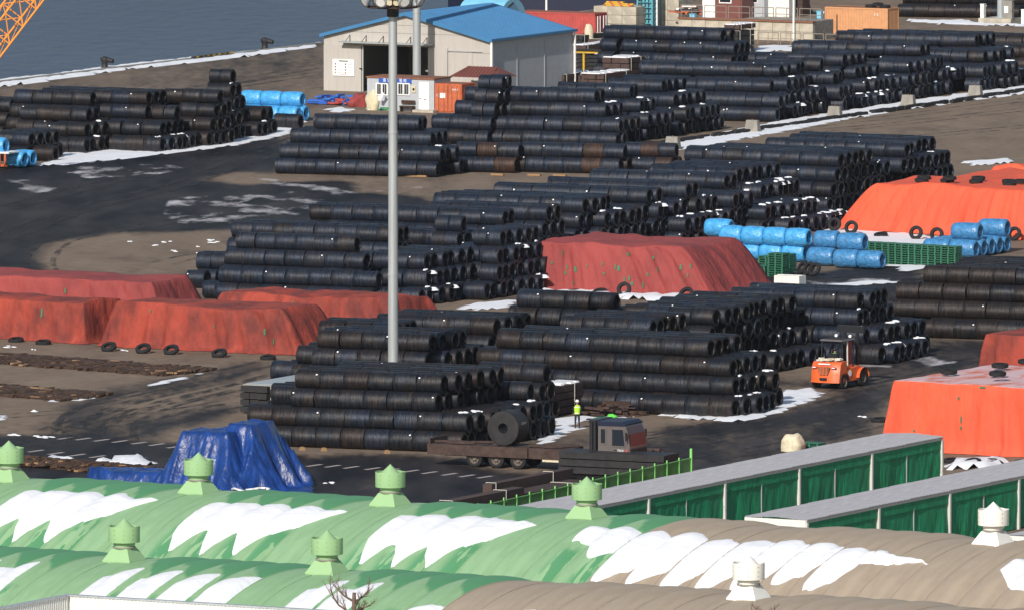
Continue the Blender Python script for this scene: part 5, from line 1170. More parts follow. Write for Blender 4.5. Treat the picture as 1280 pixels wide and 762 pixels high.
# ================================================================ vaulted sheds in the foreground
SANG = {}
def sang(O): return SANG[round(O.x, 3)]
def sax(O): a = sang(O); return Vector((math.cos(a), -math.sin(a), 0))
def sbx(O): a = sang(O); return Vector((math.sin(a), math.cos(a), 0))
RR = 18.4; HS = 13.0; HC = 8.0; A0 = math.asin(HS/RR)
def arc(t):      # t metres along the arc from the crest towards the viewer (negative: away) -> (local y, z)
    a = t/RR; return -RR*math.sin(a), HC-RR+RR*math.cos(a)
def panel_mesh(wd, bulge, mt, name):
    q = MB(); nu = 10; T = RR*A0; nt_ = 34; vs = []; fs = []
    for j in range(nt_+1):
        t = -T+2*T*j/nt_; a = t/RR
        for i in range(nu+1):
            s = i/nu; b = bulge*(1-abs(2*s-1)**2.2)-.02*(1 if i in (0, nu) else 0)+.015*nz(s*3, t*.3, wd)
            y, z = arc(t); vs.append((s*wd, y-b*math.sin(a), z+b*math.cos(a)))
    for j in range(nt_):
        for i in range(nu): k = j*(nu+1)+i; fs.append((k, k+1, k+nu+2, k+nu+1))
    q.add(vs, fs); return q.mesh(name, [mt], True)
PMS = {}
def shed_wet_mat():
    """painted vault sheet with darker wet runs where melt water leaves the valleys between the arched sheets, and a darker tongue over the crest"""
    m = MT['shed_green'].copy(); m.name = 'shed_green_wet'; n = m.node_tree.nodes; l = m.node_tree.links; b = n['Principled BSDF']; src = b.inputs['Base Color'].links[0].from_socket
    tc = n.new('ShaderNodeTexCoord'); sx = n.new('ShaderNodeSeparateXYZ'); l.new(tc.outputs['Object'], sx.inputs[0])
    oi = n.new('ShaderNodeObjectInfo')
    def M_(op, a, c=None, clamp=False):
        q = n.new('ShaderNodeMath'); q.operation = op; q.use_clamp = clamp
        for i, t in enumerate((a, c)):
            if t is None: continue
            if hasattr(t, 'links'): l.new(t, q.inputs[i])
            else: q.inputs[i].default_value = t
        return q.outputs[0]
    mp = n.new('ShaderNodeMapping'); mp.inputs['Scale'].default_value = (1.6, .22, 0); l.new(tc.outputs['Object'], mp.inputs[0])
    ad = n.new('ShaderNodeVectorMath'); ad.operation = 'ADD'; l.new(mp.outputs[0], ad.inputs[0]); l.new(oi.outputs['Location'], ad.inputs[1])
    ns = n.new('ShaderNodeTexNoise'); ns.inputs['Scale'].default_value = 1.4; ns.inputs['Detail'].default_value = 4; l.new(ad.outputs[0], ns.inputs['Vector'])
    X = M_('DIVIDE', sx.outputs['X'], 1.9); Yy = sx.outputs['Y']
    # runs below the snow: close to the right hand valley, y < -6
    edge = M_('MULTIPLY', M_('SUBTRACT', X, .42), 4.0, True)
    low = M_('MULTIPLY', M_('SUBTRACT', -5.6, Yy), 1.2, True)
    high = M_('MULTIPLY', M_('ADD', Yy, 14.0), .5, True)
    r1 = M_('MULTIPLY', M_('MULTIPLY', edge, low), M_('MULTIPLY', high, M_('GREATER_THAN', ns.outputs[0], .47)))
    # crest: darker green tongue reaching from the far side over the ridge
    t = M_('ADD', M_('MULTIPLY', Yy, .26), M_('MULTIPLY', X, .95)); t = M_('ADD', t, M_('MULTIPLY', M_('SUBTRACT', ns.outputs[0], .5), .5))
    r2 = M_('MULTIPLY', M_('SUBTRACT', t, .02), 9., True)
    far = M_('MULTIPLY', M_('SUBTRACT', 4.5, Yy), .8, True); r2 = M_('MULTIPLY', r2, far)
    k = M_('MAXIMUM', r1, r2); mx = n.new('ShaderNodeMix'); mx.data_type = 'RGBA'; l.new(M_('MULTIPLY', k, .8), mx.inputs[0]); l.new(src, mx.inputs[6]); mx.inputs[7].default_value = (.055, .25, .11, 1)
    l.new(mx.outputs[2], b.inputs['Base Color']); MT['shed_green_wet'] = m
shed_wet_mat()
for mt in ('shed_green', 'shed_beige'):
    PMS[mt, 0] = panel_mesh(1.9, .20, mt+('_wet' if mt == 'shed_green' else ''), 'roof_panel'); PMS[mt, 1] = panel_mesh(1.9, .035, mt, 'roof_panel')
PER = 11.4
def shed(P, u_first, n_per, colour_split, label, wall='warehouse_wall'):
    """P: ground point under the crest where the first ventilator bay is; u along the crest, in metres"""
    th = thing('vaulted_shed', label, 'shed', P, -sang(P))
    u = u_first-.4; us = []
    while u < u_first+n_per*PER-.1:
        for i in range(6):
            wide = i in (0, 1); w_ = 1.9; uu = u+i*1.9
            mt = 'shed_green' if uu < colour_split-.5 else 'shed_beige'
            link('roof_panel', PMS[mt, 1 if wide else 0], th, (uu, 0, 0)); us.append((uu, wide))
            q = MB(); T = RR*A0
        u += PER
    # standing seams between the panels
    for k, (uu, wide) in enumerate(us):
        q = MB(); vs = []; nt_ = 40; T = RR*A0
        for j in range(nt_+1):
            t = -T+2*T*j/nt_; a = t/RR; y, z = arc(t); c, s = math.cos(a), -math.sin(a)
            for (dx, dn) in ((-.035, -.05), (-.025, .008), (.025, .008), (.035, -.05)): vs.append((uu+dx, y+s*dn, z+c*dn))
        fs = [(j*4+i, j*4+i+1, (j+1)*4+i+1, (j+1)*4+i) for j in range(nt_) for i in range(3)]
        q.add(vs, fs)
        if uu-us[0][0] > .1: q.build('seam', 'shed_green' if uu < colour_split+.2 else 'shed_beige', th)
    L = n_per*PER; y, z = arc(RR*A0)
    for s in (-1, 1):
        q = MB(); q.box((u_first+L/2, s*(HS-.15), z/2), (L, .2, z)); q.build('wall', wall, th)
    for ux in (u_first+.1, u_first+L-.1):
        pts = [arc(-RR*A0+2*RR*A0*j/20) for j in range(21)]; q = MB()
        q.add([(ux, y_, z_-.1) for y_, z_ in pts]+[(ux, HS-.05, 0), (ux, -HS+.05, 0)], [tuple(list(range(21))+[22, 21])]); q.build('end_wall', wall, th)
    return th
def ventilator(P, mt, label, an):
    th = thing('roof_ventilator', label, 'roof ventilator', P, -an-.02, 'ventilators on the vaulted roofs')
    q = MB(); q.add([(-.78, -.78, -.25), (.78, -.78, -.25), (.78, .78, -.25), (-.78, .78, -.25), (-.78, -.78, .02), (.78, -.78, .02), (.78, .78, .02), (-.78, .78, .02), (-.44, -.44, .60), (.44, -.44, .60), (.44, .44, .60), (-.44, .44, .60)],
                    [(0, 1, 5, 4), (1, 2, 6, 5), (2, 3, 7, 6), (3, 0, 4, 7), (4, 5, 9, 8), (5, 6, 10, 9), (6, 7, 11, 10), (7, 4, 8, 11), (8, 9, 10, 11)]); q.build('base', mt, th)
    q = MB(); q.lathe([(.52, .58), (.54, .62), (.54, .66), (.50, .68), (.50, .74), (.53, .76), (.53, .92), (.42, .95)], 24); q.build('neck', mt, th, smooth=40)
    q = MB(); q.lathe([(.545, .60), (.56, .62), (.56, .67), (.545, .69)], 24); q.build('band', 'concrete_dark', th, smooth=40)
    q = MB(); n = 32; vs = []
    for (r, z) in ((.70, .90), (.755, .90), (.765, .93), (.765, 1.68), (.75, 1.68), (.74, .95)):
        for i in range(n):
            a = 2*math.pi*i/n; zz = z
            if z > 1.5: zz += .016*math.cos(8*a)
            vs.append((r*math.cos(a), r*math.sin(a), zz))
    q.add(vs, [(k*n+i, k*n+(i+1) % n, (k+1)*n+(i+1) % n, (k+1)*n+i) for k in range(5) for i in range(n)]); dr = q.build('drum', mt, th, smooth=40)
    rv = MB()
    for i in range(10):
        a = 2*math.pi*(i+.3)/10
        for z in (1.08, 1.3, 1.52): rv.box((math.cos(a)*.77, math.sin(a)*.77, z), (.025, .035, .035), a)
    rv.build('rivets', 'concrete_dark', dr)['kind'] = 'stuff'
    q = MB(); q.lathe([(.5, 1.3), (.5, 1.60), (.0, 2.06)], 24); q.build('cone', mt, th, smooth=30)
    return th
def crest_u(O, px, h=HC):
    lo, hi = -80, 80
    for _ in range(40):
        m = (lo+hi)/2
        if proj(O+sax(O)*m+Vector((0, 0, h)))[0] < px: lo = m
        else: hi = m
    return lo
S1O = gp(492, 629.5, HC); S1O = Vector((S1O.x, S1O.y, 0)); SANG[round(S1O.x, 3)] = R(31.6)          # crest below the third ventilator of the far shed
S2O = gp(413, 714.5, HC); S2O = Vector((S2O.x, S2O.y, 0)); SANG[round(S2O.x, 3)] = R(28.6)
def vent_at(O, px, mt, label): 
    u = crest_u(O, px); P = O+sax(O)*u-sbx(O)*.35+Vector((0, 0, HC+.02)); ventilator(P, mt, label, sang(O)); return u
shed(S1O, -1.9-PER*3, 8, crest_u(S1O, 846), 'long vaulted shed, green then beige roof, with snow, farther of two')
shed(S2O, -1.9-PER*3, 8, crest_u(S2O, 600), 'long vaulted shed, green then beige roof, nearer of the two')
for px, lb in ((16, 'green ventilator at the left edge on the farther shed'), (253, 'green ventilator before the blue tarpaulin'), (492.5, 'green ventilator before the wet lane with painted bars'), (738, 'green ventilator before the corner of the long canopy')): vent_at(S1O, px, 'vent_green', lb)
vent_at(S1O, 1246, 'vent_white', 'white ventilator on the farther beige roof before the green curtains')
vent_at(S2O, 160, 'vent_green', 'green ventilator on the nearer shed, left one'); vent_at(S2O, 413.5, 'vent_green', 'green ventilator on the nearer shed above the bare tree'); vent_at(S2O, 940, 'vent_white', 'white ventilator on the nearer beige roof')
# snow on the roofs: slabs lying on the vault, thicker in the middle
def bul(u):
    i = int(math.floor((u+2.3)/1.9)) % 6; s = ((u+2.3)/1.9) % 1
    return (.035 if i in (0, 1) else .20)*(1-abs(2*s-1)**2.2)
def roof_snow(O, ua, ub, ttop, tbot, label, shear=.0):
    """ttop, tbot: functions of u giving the arc distance from the crest"""
    nu = max(8, int((ub-ua)/.16)); nt_ = 26; vs = []; fs = []
    for i in range(nu+1):
        u = ua+(ub-ua)*i/nu; t0 = ttop(u); t1 = max(t0+.02, tbot(u)); e = min(1, (u-ua)/.3, (ub-u)/.3)
        for j in range(nt_+1):
            f = j/nt_; t = t0+(t1-t0)*f; a = t/RR; y, z = arc(t); th_ = .20*min(1, max(0, e)*1.0)*min(1, f*4.5)**.8*min(1, (1-f)*4.5)**.7
            k = (u-ua+.0) % 1.9/1.9; 
            dn = bul(u)*(1 if t > 0 else 1)+.012+th_*(.62+.35*nz(u*.7, t*.7, 3))+.02*nz(u*2, t*2, 8)*min(1, f*5, (1-f)*5)+(.035*math.sin(min(1, max(0, (f-.45)/.06))*math.pi) if t1-t0 > 2.5 else 0)
            if f in (0., 1.) or i in (0, nu): dn -= .03
            uu = u+shear*f
            vs.append((uu, y-dn*math.sin(a), z+dn*math.cos(a)))
    for i in range(nu):
        for j in range(nt_): k = i*(nt_+1)+j; fs.append((k, k+1, k+nt_+2, k+nt_+1))
    q = MB(); q.add(vs, fs); o = q.build('roof_snow', 'snow', None, smooth=True, loc=O, rz=-sang(O)); stuff(o, label, 'snow'); return o
def teeth(u, ph, base, amp, per=1.9, sharp=.75, skew=.35):
    f = ((u-ph)/per) % 1; g = f/skew if f < skew else (1-f)/(1-skew); return base+amp*(g**sharp)+.35*nz(u*2.3, 5, ph)+.15*nz(u*7, 2, 1)
for i, (b, lb) in enumerate([(-3*PER, 'left edge'), (-2*PER, 'left'), (-PER, 'second'), (0, 'third')]):
    if i == 0: continue
    lab = {1: 'snow patch with ragged teeth on the green roof at the left edge', 2: 'snow patch with ragged teeth on the green roof below the blue tarpaulin', 3: 'snow patch with ragged teeth on the green roof at the middle'}[i]
    ua = b+2.5; ub = b+10.4
    roof_snow(S1O, ua, ub, lambda u, ua=ua: 2.75+.5*nz(u*.9, 3, ua)+.2*nz(u*3, 1, 2)+(.9 if u < ua+.8 else 0)*(ua+.8-u), lambda u, ua=ua: min(teeth(u, ua+.1, 6.9, 2.1, sharp=1.0, skew=.4), 5.4+9*(u-ua), 3.0+(ua+7.9-u)*2.0), lab)
us = crest_u(S1O, 846)
roof_snow(S1O, PER+2.2, us-.1, lambda u: 3.3+.5*nz(u, 4, 4)-.4*min(1, u-PER-2.2), lambda u: min(5.4+.3*nz(u*3, 0)+2.4*max(0, min(1, (u-PER-3.5)/1.0))-1.5*max(0, u-us+1.2), 4+6*(u-PER-2.2)), 'snow patch on the green roof just left of the beige part')
for k in range(7):
    ua = us+.03+k*1.98; ub = ua+1.96; n1 = 3.1+.5*nz(k*1.7, 3) + (.0 if k < 6 else .6)
    roof_snow(S1O, ua, ub, lambda u, ua=ua, n1=n1: n1+1.0*abs((u-ua)/1.85-.55)**1.5*1.6+.2*nz(u*3, 7), lambda u, ua=ua, k=k: 9.3-.1*k*(k > 3)+.5*nz(k*2.1, 8)-(2.6+.2*k)*max(0, (u-ua)/1.85-.35)**1.2-1.4*max(0, .15-(u-ua)/1.85)*4+.25*nz(u*3, k), ['first', 'second', 'third', 'fourth', 'fifth', 'sixth', 'seventh'][k]+' snow tongue from left on the farther beige roof')
roof_snow(S1O, us+7*1.98, us+7*1.98+3.4, lambda u: 3.9+.30*(u-us-13.8)+.2*nz(u*3, 7), lambda u: 6.0-.40*(u-us-13.8)+.3*nz(u*3, 2), 'thin right end of the snow on the farther beige roof')
u9 = crest_u(S1O, 1290); roof_snow(S1O, u9+1.2, u9+5, lambda u: 4.0+.4*nz(u*2, 1), lambda u: min(5.2+1.2*(u-u9-1), 7.5), 'snow patch at the right edge of the farther beige roof')
tg2 = crest_u(S2O, 600)
tongues = [(-58, 96, 2.6), (-10, 96, 2.4), (28, 60, 3), ] 
for i, px in enumerate([-20, 28, 142+15, 190+15, 237+15, 285+15, 412, 455]):
    ua = crest_u(S2O, px+22); lab = ordn(i+1)+' snow tongue from left on the nearer green roof'
    roof_snow(S2O, ua, ua+1.75, lambda u, ua=ua: 2.4+1.5*(1-(u-ua)/1.75)+.2*nz(u*3, 3), lambda u, ua=ua: 9.5-.5*((u-ua)/1.75), lab)
for i, px in enumerate([585, 640, 700, 760, 850, 905, 960, 1010]):
    ua = crest_u(S2O, px-5); lab = ordn(i+1)+' small snow remnant from left on the nearer beige roof'
    roof_snow(S2O, ua, ua+1.75, lambda u, ua=ua: 5.0+1.0*(1-(u-ua)/1.75)+.3*nz(u*3, 3), lambda u, ua=ua: 8.5-.5*((u-ua)/1.75), lab)
# ================================================================ white parapet of the nearest building and the bare tree
HP = 9.; P = gp(85, 741, HP); P = Vector((P.x, P.y, 0)); th = thing('white_building', 'white ribbed parapet of the nearest building at the bottom left', 'building', P, -R(28.5))
q = MB(); q.box((16, -9, 3.8), (32, 18, 7.6)); q.build('body', 'white_metal', th)
rib = MB(); rib.box((0, 0, 0), (.06, .04, 1.3)); ribm = rib.mesh('rib', ['white_metal'])
q = MB(); q.box((16, -.1, 8.25), (32, .2, 1.3)); w1 = q.build('parapet', 'white_metal', th); q = MB(); q.box((.1, -9.2, 8.25), (.2, 17.8, 1.3)); w2 = q.build('parapet', 'white_metal', th)
for i in range(140): link('rib', ribm, w1, (.3+i*.2, -.22, 8.25))
for i in range(60): o = link('rib', ribm, w2, (.22, -.5-i*.2, 8.25)); o.rotation_euler = (0, 0, math.pi/2)
q = MB(); q.box((16, -.1, 8.94), (32.3, .34, .08)); q.build('coping', 'galv', th); q = MB(); q.box((.1, -9.4, 8.94), (.34, 18, .078)); q.build('coping', 'galv', th)
def bare_tree(px, py, top, label, sc_=1.):
    P = gp(px, py, 8.6); base = Vector((P.x, P.y, 0)); th = thing('bare_tree', label, 'tree', base); rnd = random.Random(int(px))
    q = MB(); q.cyl((0, 0, 0), (0, 0, 7.6), .2*sc_, .12*sc_, seg=8); q.cyl((0, 0, 7.6), (.03, 0, top), .11*sc_, .085*sc_, seg=8); q.build('trunk', 'bark', th, smooth=60)
    br = MB(); tw = MB()
    def branch(p, d, L, r, dep):
        n = 4
        for i in range(n):
            d2 = (d+Vector((rnd.uniform(-.3, .3), rnd.uniform(-.3, .3), rnd.uniform(-.1, .32)))).normalized(); p2 = p+d2*L/n; (br if dep < 2 else tw).cyl(p, p2, r, r*.82, seg=5 if dep < 2 else 4); r *= .82; p = p2; d = d2
            if dep < 3:
                for _ in range(2): branch(p, (d+Vector((rnd.uniform(-1, 1), rnd.uniform(-1, 1), rnd.uniform(-.3, .9)))).normalized(), L*.4, r*.5, dep+1)
    for (z, dx, dz, L) in [(7.7, -1.0, .62, 1.7), (7.85, 1., .35, .9), (8.3, .8, .42, 1.15), (8.35, -.8, .45, 1.1), (8.0, .5, .5, .7)]: branch(Vector((0, 0, z*1.0)), Vector((dx, rnd.uniform(-.3, .3), dz)).normalized(), L*sc_, .065*sc_, 0)
    br.build('branch', 'bark', th); o = tw.build('twigs', 'bark', th)
    if sc_ == 1: k = MB(); k.lathe([(0, -.1), (.16, 0), (.0, .1)], 8, Matrix.Translation((.30, -.05, 7.95)) @ Matrix.Rotation(1.2, 4, 'Y') @ Matrix.Diagonal((1, 1, 2.2, 1))); k.build('nest', 'timber', th)
bare_tree(442, 744, 8.75, 'bare brown tree in front of the nearer green roof')
bare_tree(956, 762, 8.3, 'tip of a bare twig in front of the white ventilator', .6)
# ================================================================ canopies with green curtains
def canopy(px0, py0, zt, wd, ln, label, posts, ang=27.8, bow=.0):
    P = gp(px0, py0, zt); P = Vector((P.x, P.y, 0)); a = R(ang); th = thing('canopy', label, 'canopy', P, -a)
    # local x = across (towards the right), local y = away; P is the near right corner of the roof
    n = max(4, int(ln/2.45))
    rp_ = MB(); vs = []; m = int(wd/.16)
    pw = ln/n
    for i in range(n):
        q = MB(); vs = []; mm = int(pw/.17)
        for k in range(mm*2+1):
            y = (pw+.06)*k/(mm*2); z = .035 if k % 2 else -.03
            for x in (-wd, -wd*.5, .12): vs.append((x, y, z+.10*(1-(2*x/wd+1)**2)))
        q.add(vs, [(k*3+j, k*3+j+1, k*3+j+4, k*3+j+3) for k in range(mm*2) for j in range(2)]); q.build('roof_sheet', 'canopy_top', th, loc=(0, i*pw, zt+.012*(i % 2)))
    e = MB(); e.box((.02, ln/2, zt-.12), (.08, ln, .16)); e.build('eave_beam', 'post_white', th); e = MB(); e.box((-wd+.02, ln/2, zt-.12), (.08, ln, .16)); e.build('eave_beam', 'post_white', th)
    e = MB(); vs = []; k = int(wd/.16)
    for i in range(k*2+1): x = -wd+wd*i/(k*2); y = -.02+.04*(i % 2); vs += [(x, y, zt-.5), (x, y, zt-.03)]
    e.add(vs, [(2*i, 2*i+2, 2*i+3, 2*i+1) for i in range(k*2)]); e.build('front_fascia', 'white_metal', th)
    np_ = posts
    for i in range(np_+1):
        y = ln*i/np_; q = MB(); q.box((.04, y+(.08 if i == 0 else -.08 if i == np_ else 0), (zt-.2)/2), (.16, .2, zt-.2)); po = q.build('post', 'post_white', th)
        q = MB(); q.box((.125, y+(.08 if i == 0 else -.08 if i == np_ else 0), (zt-.2)/2), (.02, .06, zt-.3)); q.build('groove', 'galv', po)
        q = MB(); q.box((-wd+.1, y+(.08 if i == 0 else -.08 if i == np_ else 0), (zt-.2)/2), (.16, .2, zt-.2)); q.build('post', 'post_white', th)
    def curtain(y0, y1, x, z0, z1, seed):
        q = MB(); nn = max(10, int((y1-y0)/.09)); mz = 14; vs = []
        for i in range(nn+1):
            y = y0+(y1-y0)*i/nn
            for j in range(mz+1):
                f = j/mz; z = z0+(z1-z0)*f; am = .16*(1-f*.75)
                vs.append((x+am*(nz(y*.8+f*.8, seed, f*1.2)+.45*nz(y*1.9-f*1.5, seed+4, 1)+.15*nz(y*5, seed, 2)), y, z-.10*abs(math.sin(math.pi*(y-y0)/(y1-y0)*2))*f))
        q.add(vs, [(i*(mz+1)+j, (i+1)*(mz+1)+j, (i+1)*(mz+1)+j+1, i*(mz+1)+j+1) for i in range(nn) for j in range(mz)]); return q.build('curtain', 'curtain', th, smooth=True)
    for i in range(np_):
        y0 = ln*i/np_+.12; y1 = ln*(i+1)/np_-.12; ym = (y0+y1)/2
        curtain(y0, ym-.03, -.02, .05, zt-.62, i*3.1+px0); curtain(ym+.03, y1, -.02, .05, zt-.62, i*5.7+px0)
        q = MB(); q.cyl((.0, ym, 0), (.0, ym, zt-.6), .035, seg=6); q.build('curtain_rail', 'galv', th)
        q = MB(); nn = 24; vs = []
        for k in range(nn+1):
            y = y0+(y1-y0)*k/nn
            for j in range(4): vs.append((.03+.03*nz(y*1.3, j, px0), y, zt-.2-.17*j-.02*nz(y*2, j)))
        q.add(vs, [(k*4+j, (k+1)*4+j, (k+1)*4+j+1, k*4+j+1) for k in range(nn) for j in range(3)]); q.build('valance', 'curtain', th, smooth=True)
    c = 0
    q = MB(); q.box((-wd/2, ln-.05, (zt-.3)/2), (wd-.3, .06, zt-.3)); q.build('back_sheet', 'curtain', th)
    return th
def len_to(P0, px, z, ang):
    a = R(ang); d = Vector((math.sin(a), math.cos(a), 0)); P = gp(*P0, z); lo, hi = 0, 120
    for _ in range(40):
        m = (lo+hi)/2
        if proj(P+d*m)[0] < px: lo = m
        else: hi = m
    return lo
L1 = len_to((712, 637), 1177, 3.0, 27.8); L2 = len_to((1007, 649), 1357, 3.0, 28.2)
canopy(712, 638, 3.0, 3.7, L1, 'longer canopy with grey roof and green curtains behind the sheds', 5)
canopy(1007, 649, 3.0, 3.7, L2, 'second canopy with grey roof and green curtains, at the right', 4, 28.2)
canopy(1262+70, 672, 3.0, 3.5, 12, 'corner of a third canopy roof at the right edge', 2, 28.2)
# ================================================================ green mesh fence
def fence():
    A = gp(548, 669); B = gp(864, 596); d = B-A; L = d.length; an = math.atan2(d.y, d.x); th = thing('mesh_fence', 'low light green mesh fence running up to the long canopy', 'fence', A, an)
    h = 1.2; n = 20
    for i in range(n+1):
        q = MB(); hh = h+.12 if i < n else 1.7; r = .045 if i < n else .08; q.box((L*i/n, 0, hh/2), (r*1.8, r*1.6, hh)); q.build('post', 'fence_green', th)
    for i in range(n):
        x0 = L*i/n+.07; x1 = L*(i+1)/n-.07
        q = MB(); q.box(((x0+x1)/2, 0, h-.06), (x1-x0, .05, .06)); q.box(((x0+x1)/2, 0, .1), (x1-x0, .05, .06)); 
        q.add([(x0, 0, .14), (x1, 0, .14), (x1, 0, h-.1), (x0, 0, h-.1)], [(0, 1, 2, 3)], 1)
        q.build('mesh_panel', ['fence_green', 'net_green'], th)
fence()
# ================================================================ flatbed truck with coil
def wheel(parent, x, y, z, r=.52, w_=.32, axis='y'):
    rot = Matrix.Rotation(math.pi/2, 4, 'X') if axis == 'y' else Matrix.Rotation(math.pi/2, 4, 'Y')
    T = Matrix.Translation((x, y, z)) @ rot
    q = MB(); q.lathe([(.30, -w_*.4), (.34, -w_/2), (r-.06, -w_/2), (r, -w_*.35), (r, w_*.35), (r-.06, w_/2), (.34, w_/2), (.30, w_*.4)], 20, T, closed=True)
    wh = q.build('wheel', 'rubber', parent, smooth=40)
    q = MB(); q.lathe([(.0, .02), (.1, .1), (.14, .02), (.24, -.02), (.31, w_*.42), (.31, -w_*.42), (.2, -.05), (0, -.06)], 14, T); q.build('rim', 'rim_dusty', wh, smooth=40)
    q = MB()
    for i in range(6): a = i*math.pi/3; p = T @ Vector((math.cos(a)*.17, math.sin(a)*.17, w_*.2)); p2 = T @ Vector((math.cos(a)*.17, math.sin(a)*.17, -w_*.2)); q.cyl(p, p2, .035, seg=5)
    q.build('bolts', 'steel_dark', wh)
def truck():
    P = gp(535, 581); th = thing('flatbed_truck', 'dark flatbed truck with silver cab carrying one big steel coil', 'truck', P, -R(25))
    L = 9.0; k = 1
    for (a, b) in ((0, 6.55), (6.62, L)):
        q = MB(); q.box(((a+b)/2, -.02, 1.0), (b-a, .16, .62)); q.build('side_board', 'steel_brown', th); q = MB(); q.box(((a+b)/2, 2.42, 1.0), (b-a, .16, .62)); q.build('side_board', 'steel_brown', th)
    q = MB(); q.box((L/2, 1.2, 1.24), (L, 2.3, .12)); q.build('deck', 'steel_brown', th)
    for i in range(9): q = MB(); q.box((.5+i*1.0, 1.2, 1.315), (.16, 2.2, .03)); q.build('cross_rib', 'steel_dark', th)
    q = MB(); q.box((.1, 1.2, 1.45), (.12, 2.4, .35)); q.build('tail_board', 'steel_brown', th)
    q = MB(); q.box((6.5, .8, .72), (11.5, .14, .3)); q.box((6.5, 1.7, .72), (11.5, .14, .3)); q.build('chassis', 'steel_dark', th)
    for x in (3.0, 4.42, 5.85):
        wheel(th, x, .18, .53); wheel(th, x, 2.25, .53)
        q = MB(); q.cyl((x, .2, .53), (x, 2.2, .53), .09, seg=8); q.build('axle', 'steel_dark', th)
    q = MB(); q.box((8.1, .15, .75), (1.2, .4, .42)); q.build('side_box', 'sack', th); q = MB(); q.cyl((7.0, .1, .85), (7.5, .1, .85), .06, seg=6); q.build('bar', 'post_white', th)
    # cab
    cx = 11.85; c = MB(); W2 = 2.45
    prof = [(cx-.9, .75), (cx+1.5, .75), (cx+1.55, 1.55), (cx+1.40, 2.45), (cx+1.15, 2.95), (cx+.9, 3.02), (cx-.9, 3.0)]
    c.prism_y(prof, 0, W2); cab = c.build('cab', 'cab_silver', th); cab.scale = (.84, 1, .97); cab.location = (cx*.16, 0, .03)
    q = MB(); q.prism_y([(cx-.95, 2.88), (cx+1.14, 2.9), (cx+1.22, 3.0), (cx+.9, 3.16), (cx-.95, 3.16)], -.03, W2+.03); q.build('roof', 'navy', cab)
    q = MB(); q.add([(cx+1.53, .15, 1.7), (cx+1.53, W2-.15, 1.7), (cx+1.405, W2-.15, 2.42), (cx+1.20, W2-.2, 2.84), (cx+1.20, .2, 2.84), (cx+1.405, .15, 2.42)], [(0, 1, 2, 5), (5, 2, 3, 4)])
    for i in range(len(q.v)): q.v[i] = (q.v[i][0]+.035, q.v[i][1], q.v[i][2])
    q.build('windscreen', 'cab_red', cab)
    q = MB(); q.box((cx+1.56, W2/2, 1.2), (.1, W2-.2, .55)); gr = q.build('grille', 'steel_dark', cab)
    for y in (.35, W2-.35): q = MB(); q.box((cx+1.60, y, .95), (.08, .45, .22)); q.build('headlight', 'glass_dark', cab)
    q = MB(); q.box((cx+1.55, W2/2, .62), (.3, W2, .35)); q.build('bumper', 'cab_red', cab)
    def win(x0, x1, z0, z1, slope=0.):
        f = MB(); f.add([(x0, -.03, z0), (x1, -.03, z0), (x1-slope, -.03, z1), (x0, -.03, z1)], [(0, 1, 2, 3)]); f.add([(x0+.09, -.045, z0+.09), (x1-.09, -.045, z0+.09), (x1-slope-.09, -.045, z1-.09), (x0+.09, -.045, z1-.09)], [(0, 1, 2, 3)], 1); return f
    win(cx+.12, cx+1.25, 1.62, 2.78, .12).build('door_window', ['cab_silver', 'glass_dark'], cab); win(cx-.75, cx-.25, 1.75, 2.78).build('side_window', ['cab_silver', 'glass_dark'], cab)
    q = MB(); q.box((cx+.85, -.02, 1.25), (1.25, .04, .7)); dr = q.build('door', 'cab_silver', cab); q = MB(); q.box((cx+.45, -.06, 1.45), (.25, .04, .06)); q.build('handle', 'steel_dark', dr)
    o = link('writing', text_mesh('TR410', .18, 'tag_white'), cab, (cx+.85, -.05, 1.42)); o.rotation_euler = (math.pi/2, 0, 0)
    q = MB(); q.box((cx+1.3, -.05, 1.42), (.2, .02, .14)); q.build('badge', 'container_red', cab)
    for dx in (0, .38): q = MB(); q.cyl((cx-1.25+dx*.6, .15, .8), (cx-1.25+dx*.6, .15, 3.0), .12, seg=10); q.build('exhaust_stack', 'black_paint', th, smooth=60)
    q = MB(); q.box((cx-1.15, 1.25, 3.08), (.5, 2.3, .1)); q.build('head_board', 'black_paint', th); q = MB(); q.box((cx-1.0, 1.25, 1.95), (.1, 2.3, 2.2)); q.build('head_board', 'black_paint', th)
    for s in (-.25, W2+.1): q = MB(); q.box((cx+1.40, s, 2.3), (.1, .14, .5)); q.build('mirror', 'black_paint', cab)
    wheel(th, cx+.7, .18, .53); wheel(th, cx+.7, 2.25, .53)
    # load
    ax0 = Vector((math.cos(R(25)), -math.sin(R(25)), 0)); bx0 = Vector((math.sin(R(25)), math.cos(R(25)), 0))
    Pc = P+ax0*4.75+bx0*.35+Vector((0, 0, 1.33+1.03)); co = thing('steel_coil', 'large tightly wound steel coil with a round bore on the flatbed truck', 'steel coil', Pc, -R(25))
    q = MB(); q.lathe([(.30, 0), (.32, -.02), (.6, -.015), (.8, -.025), (1.0, -.01), (1.03, .03), (1.03, 1.5), (1.0, 1.55), (.32, 1.55), (.30, 1.5)], 40, Matrix.Rotation(-math.pi/2, 4, 'X'), closed=True); q.build('winding', 'steel_dark', co, smooth=35)
    for y in (.25, 1.3): q = MB(); q.lathe([(1.035, y-.03), (1.045, y-.03), (1.045, y+.03), (1.035, y+.03)], 40, Matrix.Rotation(-math.pi/2, 4, 'X')); q.build('band', 'steel_dark', co)
    o = link('painted_number', text_mesh('02,02', .30, 'tag_white'), co, (1.035*math.cos(R(14)), .78, 1.035*math.sin(R(14)))); o.rotation_euler = (math.pi/2-R(14)*0, 0, math.pi/2)
    q = MB(); rnd = random.Random(4)
    for i in range(12): q.box((rnd.uniform(.2, 9), rnd.uniform(.2, 2.1), 1.40), (rnd.uniform(.8, 1.5), .12, .12), rnd.uniform(.2, .5))
